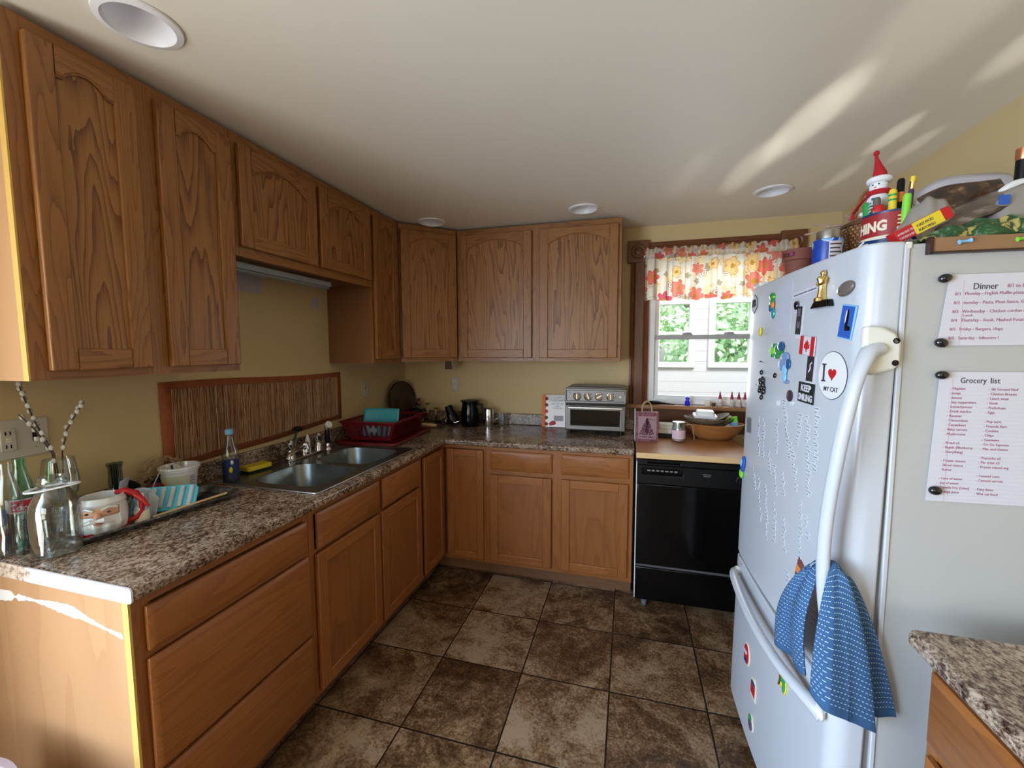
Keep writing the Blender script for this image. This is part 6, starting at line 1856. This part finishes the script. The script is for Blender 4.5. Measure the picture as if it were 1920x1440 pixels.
# basket
t = thing('wicker_basket', 'tan wicker basket with a hoop handle full of dried stalks', 'basket', M=FTp(.225, .285))
g = NT('tan_wicker', rough=.6)
tc = g.n('TexCoord'); s_ = g.n('SeparateXYZ'); g.L(tc.outputs['UV'], s_.inputs[0])
ry = g.math('MULTIPLY', s_.outputs['Y'], 17); rr_ = g.math('FLOOR', ry)
wv = g.math('SINE', g.math('ADD', g.math('MULTIPLY', s_.outputs['X'], 2 * pi * 30), g.math('MULTIPLY', rr_, pi)))
hh = g.math('MULTIPLY', g.math('ADD', g.math('MULTIPLY', wv, .5), .5), g.math('SINE', g.math('MULTIPLY', g.math('FRACT', ry), pi)))
g.base(g.ramp(hh, [(.0, (.12, .045, .015)), (.25, (.38, .17, .06)), (1, (.60, .32, .13))]))
g.bump(hh, 1.0, .004)
M['wicker'] = g.m
def bask(u, v):
    a = 2 * pi * u; r = .048 + .022 * v + .003 * sin(a * 15) * (1 if int(v * 17) % 2 else -1)
    return r * cos(a), r * .85 * sin(a), .172 * v
mb = MB().grid(bask, 120, 34); mb.lathe([(.060, .002), (.001, .002)], 30, caps=False)
mb.build('basket_body', M['wicker'], t, smooth=80)
MB().tube([(.071 * cos(2 * pi * k / 30), .060 * sin(2 * pi * k / 30), .174) for k in range(31)], .007, 8).build('rim', M['wicker'], t)
MB().tube(smoothp([(-.068, 0, .17), (-.066, 0, .225), (-.040, 0, .272), (.0, .0, .285), (.040, 0, .268), (.062, 0, .225), (.068, 0, .17)], 4), .0055, 8).build('handle', mat('cane', (.30, .13, .045), .5), t)
mb = MB(); rr = random.Random(8)
for k in range(60):
    a = rr.uniform(2.3, 4.0) if k < 42 else rr.uniform(0, 6.28)
    l = rr.uniform(.09, .17) if k < 42 else .06
    p0 = Vector((rr.uniform(-.04, .03), rr.uniform(-.03, .03), .155)); p1 = p0 + Vector((cos(a) * l * .4, sin(a) * l * .4, .03)); p2 = p0 + Vector((cos(a) * l, sin(a) * l, .035 + rr.uniform(-.06, .03)))
    mb.tube([p0, p1, p2], [.0020, .0024, .0036], 5)
mb.build('dried_stalks', mat('straw_grey', (.36, .24, .17), .8), t, smooth=0)
MB().ball((-.02, -.015, .182), (.040, .03, .02), 14, 8).ball((.035, .0, .178), (.025, .035, .02), 14, 8).build('dried_leaves', mat('dry_brown', (.20, .12, .06), .9), t)
MB().ball((.050, -.040, .195), (.007, .007, .007), 12, 8).build('pearl_bead', M['porcelain'], t)
# coffee tin
t = thing('coffee_tin', 'round red and navy tin full of pens and a snowman on the fridge top', 'tin', M=FTp(.490, .205) @ Matrix.Diagonal((.885, .885, 1.06, 1)))
MB().lathe([(.068, 0), (.070, .003), (.070, .118), (.0715, .120), (.0715, .124), (.067, .124), (.067, .01), (.001, .01)], 48, caps=False).build('tin_body', mat('tin_navy', (.010, .030, .115), .35), t, smooth=40)
TB = lambda a0, a1, z0, z1, r=.0712, wv=0: MB().grid(lambda u, v: (r * cos(a0 + (a1 - a0) * u), r * sin(a0 + (a1 - a0) * u), z0 + (z1 - z0) * v + (wv * sin(u * 9) if v < .5 else 0)), 60, 2)
TB(-3.4, 1.7, .064, .119, wv=.004).build('red_band', mat('tin_red', (.30, .02, .02), .4), t)
TB(-3.4, 1.7, .061, .065, .0714, .004).build('cream_line', M['cream'], t)
TB(-1.9, -1.25, .008, .052, .0714).build('round_badge', M['paper'], t)
TB(-1.85, -1.3, .028, .044, .0716).build('badge_band', M['red'], t)
def curved(s_, size, r, a_c, z, mt, par, bold=0, shear=0):
    """lettering bent round a tin"""
    o = text(s_, size, mt, par, align='CENTER', bold=bold, shear=shear)
    o.rotation_euler = (0, 0, 0)
    for v_ in o.data.vertices:
        a = a_c + v_.co.x / r
        rr2 = r + v_.co.z
        v_.co = (rr2 * cos(a), rr2 * sin(a), z + v_.co.y)
    return o
curved('HING', .034, .0716, -1.20, .078, M['cream'], t, bold=.0015)
for k in range(3): TB(-.30, .45, .106 - k * .009, .109 - k * .009, .0716).build('print', M['cream'], t)
curved('60 SERVINGS', .010, .0716, .08, .076, M['cream'], t, bold=.0003)
curved('FO', .022, .0716, .06, .036, M['paper'], t, shear=.2)
curved('B.', .022, .0716, .04, .012, M['paper'], t, shear=.2)
def pen(label, nm, du, dd, h0, top, r, mt, tilt, extra=None):
    t2 = thing(nm, label, 'pen', M=FTp(.490 + du * .88, .205 + dd * .88, 1.728) @ Matrix.Rotation(tilt[0], 4, 'X') @ Matrix.Rotation(tilt[1], 4, 'Y'))
    MB().lathe([(r * .8, 0), (r, .01), (r, top - .006), (r * .7, top)], 14).build('barrel', mt, t2)
    if extra: extra(t2, r, top)
    return t2
pen('thick green capped marker at the basket side of the tin', 'marker_pen', -.040, -.030, 0, .165, .011, M['green'], (.05, -.05))
def bands(t2, r, top):
    MB().lathe([(r * 1.02, top - .03), (r * 1.02, top - .025)], 14).build('band', M['green'], t2); MB().lathe([(r * 1.02, top - .018), (r * 1.02, top - .013)], 14).build('band', M['green'], t2)
pen('yellow crayon with two green bands in the tin', 'crayon', .030, -.012, 0, .175, .009, M['yellow'], (.02, .0), bands)
def pencil(t2, r, top):
    MB().lathe([(r * 1.05, top), (r * 1.05, top + .018)], 14).build('ferrule', M['gold'], t2); MB().lathe([(r * .95, top + .018), (r * .9, top + .030), (.001, top + .031)], 14).build('eraser', M['yellow'], t2)
pen('purple pencil with brass ferrule and yellow eraser in the tin', 'pencil', .040, .012, 0, .165, .006, M['purple'], (.0, .12), pencil)
pen('bright green clip-on marker at the camera side of the tin', 'marker_pen', .060, -.002, 0, .150, .009, M['lime'], (.02, .10))
pen('tall black and orange marker behind the snowman', 'marker_pen', .010, .012, 0, .205, .0085, M['black'], (.0, .02), lambda t2, r, top: MB().lathe([(r * 1.04, top - .060), (r * 1.04, top - .035)], 14).build('band', M['orange'], t2))
pen('short dark grey pen beside the red sharpener in the tin', 'pen', -.002, -.030, 0, .165, .008, M['stone'], (.06, .02))
t2 = thing('pencil_sharpener', 'shiny red domed pencil sharpener sticking out of the tin', 'sharpener', M=FTp(.508, .165, 1.848) @ Matrix.Scale(.68, 4))
MB().lathe([(.019, -.03), (.022, .0), (.022, .012), (.016, .026), (.001, .032)], 22).build('shell', M['red'], t2)
MB().box(-.010, .012, -.024, -.012, -.018, .006).build('window', M['steel'], t2, bevel=.002)
t2 = thing('spiral_cord', 'small black and white coil standing between the pens', 'coil', M=FTp(.470, .170, 1.728))
MB().tube([(.008 * cos(k * .8), .008 * sin(k * .8), .10 + k * .0011) for k in range(60)], .0016, 5).build('coil', M['paper'], t2)
# snowman doll
t2 = thing('snowman_doll', 'white felt snowman with red hat and scarf standing in the tin', 'doll', M=FTp(.446, .196, 1.876, radians(42)) @ Matrix.Scale(.75, 4))
MB().lathe([(.016, -.12), (.016, .0)], 12).build('stick', M['pale_stick'], t2)
MB().ball((0, 0, .020), (.036, .032, .042), 24, 16).build('body', M['felt_white'], t2)
hd_ = MB().ball((0, -.002, .078), (.028, .026, .026), 22, 14).build('head', M['felt_white'], t2)
for x in (-.009, .009): MB().ball((x, -.0265, .082), (.003, .002, .0032), 10, 8).build('eye', M['ink'], hd_)
MB().tube([(0, -.024, .074), (-.003, -.034, .070)], [.0035, .001], 8).build('nose', M['orange'], hd_)
for z in (.030, .006): MB().ball((-.004, -.032, z), (.0055, .002, .0055), 12, 8).build('button', mat('teal_button', (.01, .14, .16), .4) if 'teal_button' not in bpy.data.materials else bpy.data.materials['teal_button'], t2)
sc_ = MB().tube([(.028 * cos(2 * pi * k / 20), .026 * sin(2 * pi * k / 20), .056) for k in range(21)], .0095, 8)
sc_.tube([(-.018, -.026, .050), (-.038, -.030, .030), (-.055, -.030, .008), (-.064, -.030, -.006)], [.008, .010, .012, .013], 8, flat=.4)
sc_.build('scarf', mat('red_knit', (.42, .012, .018), .95), t2, label='red knitted scarf')
mb = MB(); rr = random.Random(6)
for k in range(14): mb.tube([(-.064, -.030, -.004), (-.064 + rr.uniform(-.018, .012), -.030 + rr.uniform(-.006, .006), -.030 + rr.uniform(-.004, .006))], .0014, 4)
mb.build('fringe', bpy.data.materials['red_knit'], t2)
MB().tube([(.027 * cos(2 * pi * k / 20), .025 * sin(2 * pi * k / 20), .101) for k in range(21)], .0115, 10).build('hat_brim', M['felt_white'], t2)
MB().tube([(0, 0, .104), (.0, 0, .128), (-.006, 0, .155), (-.012, 0, .182), (-.014, 0, .195)], [.025, .020, .012, .006, .0045], 16).build('hat', bpy.data.materials['red_knit'], t2, label='red pointed hat')
MB().ball((-.014, 0, .203), (.0095, .0095, .0105), 12, 8).build('pompom', bpy.data.materials['red_knit'], t2)
t2 = thing('cotton_swab', 'white plastic stick lying against the foot of the tin', 'stick', M=FTp(.600, .075, 1.722))
MB().tube([(-.030, .0, .003), (.025, .0, .024)], .0022, 8).build('rod', M['white'], t2)
# cork board frame lying on the top
t = thing('cork_board', 'edge of a framed cork board lying on the fridge top with push pins', 'cork board', M=FTp(FW, .130, 1.690))
MB().box(.000, .010, .0, .62, .0, .029).build('cork_edge', mat('cork', (.28, .15, .07), .8), t)
mb = MB().box(-.001, .013, -.004, .62, -.004, .0).box(-.001, .013, -.006, .0, -.004, .031)
mb.build('frame', mat('dark_frame', (.04, .02, .015), .4), t)
for (d_, c_, lb) in ((.052, 'lblue', 'light blue push pin stuck in the cork board edge'), (.150, 'lime', 'lime green push pin stuck in the cork board edge')):
    t2 = thing('push_pin', lb, 'push pin', M=FTp(FW + .0105, .130 + d_, 1.707, 0) @ Matrix.Rotation(pi / 2, 4, 'Z'))
    mb = MB().tube([(-.010, -.006, -.001), (-.006, -.006, .0), (.006, -.006, .001), (.010, -.006, .002)], [.0048, .0028, .0028, .0048], 12)
    mb.build('pin_body', M[c_], t2)
# paper heap: boxes, magazines, bags
t = thing('food_box', 'flat red and yellow carton lying on the fridge top beside the tin', 'box', M=FTp(.792, .040, 1.728) @ Matrix.Rotation(radians(0), 4, 'Z') @ Matrix.Rotation(radians(0), 4, 'X'))
def slabq(x0, x1, y0, y1, z0, z1, m): return MB().box(x0, x1, y0, y1, z0, z1)
BM = FTp(.715, .100, 1.722, radians(90)) @ Matrix.Rotation(radians(-28), 4, 'Y') @ Matrix.Diagonal((.75, .75, 1.2, 1))
t.matrix_world = BM
MB().box(0, .150, -.0, .040, .0, .022).build('carton', M['red'], t, bevel=.001, label='red carton')
MB().box(.048, .125, -.0012, .0, .0, .0225).build('yellow_panel', M['yellow'], t)
text('60 PERCENT MORE', .0060, M['paper'], t, (.004, -.0006, .012)); text('CHICKEN & RICE', .0060, M['paper'], t, (.004, -.0006, .004))
text('4 EASY PACKS', .0072, M['ink'], t, (.056, -.0016, .012)); text('READY MEALS', .0072, M['ink'], t, (.056, -.0016, .003))
bpy.data.objects.remove(bpy.data.objects[0]) if 0 else None
t = thing('green_packet', 'crumpled green and yellow food packet at the front edge of the heap', 'packet', M=FM)
def crump(x0, x1, d0, d1, z0, hgt, seed, amp=.006):
    rr = random.Random(seed); ph = [rr.uniform(0, 6) for _ in range(6)]
    def f(u, v):
        e = (1 - (2 * u - 1) ** 4) * (1 - (2 * v - 1) ** 4)
        w_ = amp * (sin(9 * u + ph[0] + 3 * v) + sin(17 * v + ph[1] + 5 * u) + .6 * sin(29 * u + ph[2]))
        return x0 + (x1 - x0) * v + .3 * w_, d0 + (d1 - d0) * u, z0 + hgt * e + w_ * (.4 + e)
    return MB().grid(f, 36, 24)
g = NT('green_foil_print', rough=.3, coat=.4)
v = g.coord('Object'); g.base(g.ramp(g.noise(v, 22, 4, .6, 1.0), [(.36, (.42, .36, .10)), (.42, (.008, .035, .012)), (.52, (.015, .10, .03)), (.60, (.22, .27, .20)), (.66, (.01, .05, .02))]))
crump(FW - .012, FW - .08, .135, .40, 1.722, .030, 3, .005).build('foil', g.m, t, solid=.004)
t = thing('zip_bag', 'clear zip bag with folded papers bulging behind the tin', 'bag', M=FM)
def zb(u, v):
    return FW - .20 + .11 * v, .165 + .115 * u, 1.722 + .128 * sin(pi * (.1 + .8 * u)) ** .7 * sin(pi * (.20 + .75 * v)) + .004 * sin(23 * u + 9 * v)
MB().grid(zb, 30, 20).build('film', M['film'], t, solid=.002)
MB().tube([(FW - .100, .12, 1.735), (FW - .095, .20, 1.742), (FW - .100, .29, 1.732)], .0022, 6).build('zip_seam', M['paper'], t)
t = thing('magazine', 'glossy magazine with a dark kitchen photo lying slanted on the heap', 'magazine', M=FM)
def mgz(u, v):
    return FW - .24 + .08 * v, .225 + .215 * u, 1.872 + .060 * sin(pi * (.02 + .72 * u)) - .145 * v * (.35 + .65 * sin(pi * (.1 + .75 * u))) + .006 * sin(7 * u)
g = NT('magazine_photo', rough=.2, coat=.5)
tc = g.n('TexCoord'); s_ = g.n('SeparateXYZ'); g.L(tc.outputs['UV'], s_.inputs[0])
inn = g.math('MULTIPLY', g.math('GREATER_THAN', s_.outputs['Y'], .17), g.math('MULTIPLY', g.math('GREATER_THAN', s_.outputs['X'], .05), g.math('LESS_THAN', s_.outputs['X'], .86)))
ph_ = g.ramp(g.noise(tc.outputs['UV'], 5, 4, .6), [(.38, (.012, .008, .008)), (.52, (.06, .025, .015)), (.62, (.14, .07, .04)), (.7, (.30, .24, .16))])
g.base(g.mix(inn, (.46, .44, .50), ph_))
MB().grid(mgz, 30, 10).build('cover', g.m, t, solid=.003)
t = thing('catalog', 'thin white-edged catalogue sloping down over the heap', 'catalogue', M=FM)
def ctl(u, v): return FW - .155 + .09 * v, .200 + .20 * u, 1.788 + .088 * u - .045 * v + .004 * sin(5 * u)
g2 = NT('catalog_photo', rough=.25, coat=.4)
v = g2.coord('Object'); g2.base(g2.ramp(g2.noise(v, 16, 4, .6), [(.4, (.02, .012, .01)), (.55, (.12, .07, .05)), (.7, (.32, .29, .27))]))
MB().grid(ctl, 12, 6).build('cover', g2.m, t, solid=.006)
MB().tube([ctl(0, 0), ctl(1, 0)], .0022, 6).build('white_edge', M['paper'], t)
t = thing('plastic_pouch', 'clear plastic pouch with a blue tab on the camera side of the heap', 'bag', M=FM)
def zb2(u, v):
    return FW - .14 + .10 * v, .28 + .20 * u, 1.730 + .125 * sin(pi * (.05 + .9 * u)) ** .7 * sin(pi * (.15 + .77 * v)) + .003 * sin(19 * u + 7 * v)
MB().grid(zb2, 30, 20).build('film', M['film'], t, solid=.002)
MB().box(FW - .062, FW - .060, .290, .310, 1.798, 1.818).build('blue_tab', M['blue'], t)
t = thing('wine_bottle', 'dark bottle neck with copper foil at the edge of the heap', 'bottle', M=FTp(FW - .17, .412, 1.716) @ Matrix.Diagonal((.9, .9, .95, 1)))
MB().lathe([(.036, 0), (.038, .005), (.038, .12), (.030, .15), (.015, .175), (.0145, .215)], 26).build('glass_body', M['stone'], t)
MB().lathe([(.0155, .170), (.0152, .222)], 22).build('black_sleeve', M['black'], t)
MB().lathe([(.0152, .222), (.0165, .226), (.0165, .250), (.001, .252)], 22).build('foil_cap', M['copper'], t)
t = thing('vacuum_hose', 'short white curved plastic hose lying in the heap', 'hose', M=FM)
MB().tube(smoothp([(FW - .15, .345, 1.80), (FW - .15, .355, 1.842), (FW - .15, .385, 1.866), (FW - .15, .41, 1.868)], 4), .010, 10).build('tube', M['white'], t)
t = thing('paper_scrap', 'brown paper scraps piled up behind the magazine', 'paper', M=FM)
crump(FW - .22, FW - .34, .34, .47, 1.74, .095, 8, .010).build('crumpled_paper', M['tan'], t, solid=.003)

# ------------------------------------------------------------ counter on the fridge's camera side
t = thing('base_cabinet', 'orange oak base cabinet with deep drawers beside the fridge side', 'cabinet', (W - .002, -2.125, 0), -pi / 2)
DW = 1.05; D2 = .652
MB().box(.001, DW - .001, -(D2 - .019), -.0, .10, .876).build('carcass', M['cab_side'], t, smooth=0)
frame_parts(t, DW, -D2, -(D2 - .019), .10, .8755, [(0, .03), (DW - .03, DW)], [(.10, .125), (.385, .40), (.675, .700), (.845, .8755)], M['base_v'], M['base_h'])
for (a, b) in ((.700, .850), (.395, .672), (.118, .380)): drawer(t, .018, DW - .02, a, b, -D2, M['base_h'])
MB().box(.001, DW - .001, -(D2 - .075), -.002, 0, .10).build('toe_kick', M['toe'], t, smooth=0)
t = thing('countertop', 'separate brown speckled countertop with rounded edge beside the fridge', 'countertop', (2.352, -2.105, .876))
MB().box(0, W - 2.352 - .002, -1.09, 0, 0, .038).build('worktop', M['counter'], t, bevel=.014, seg=5)
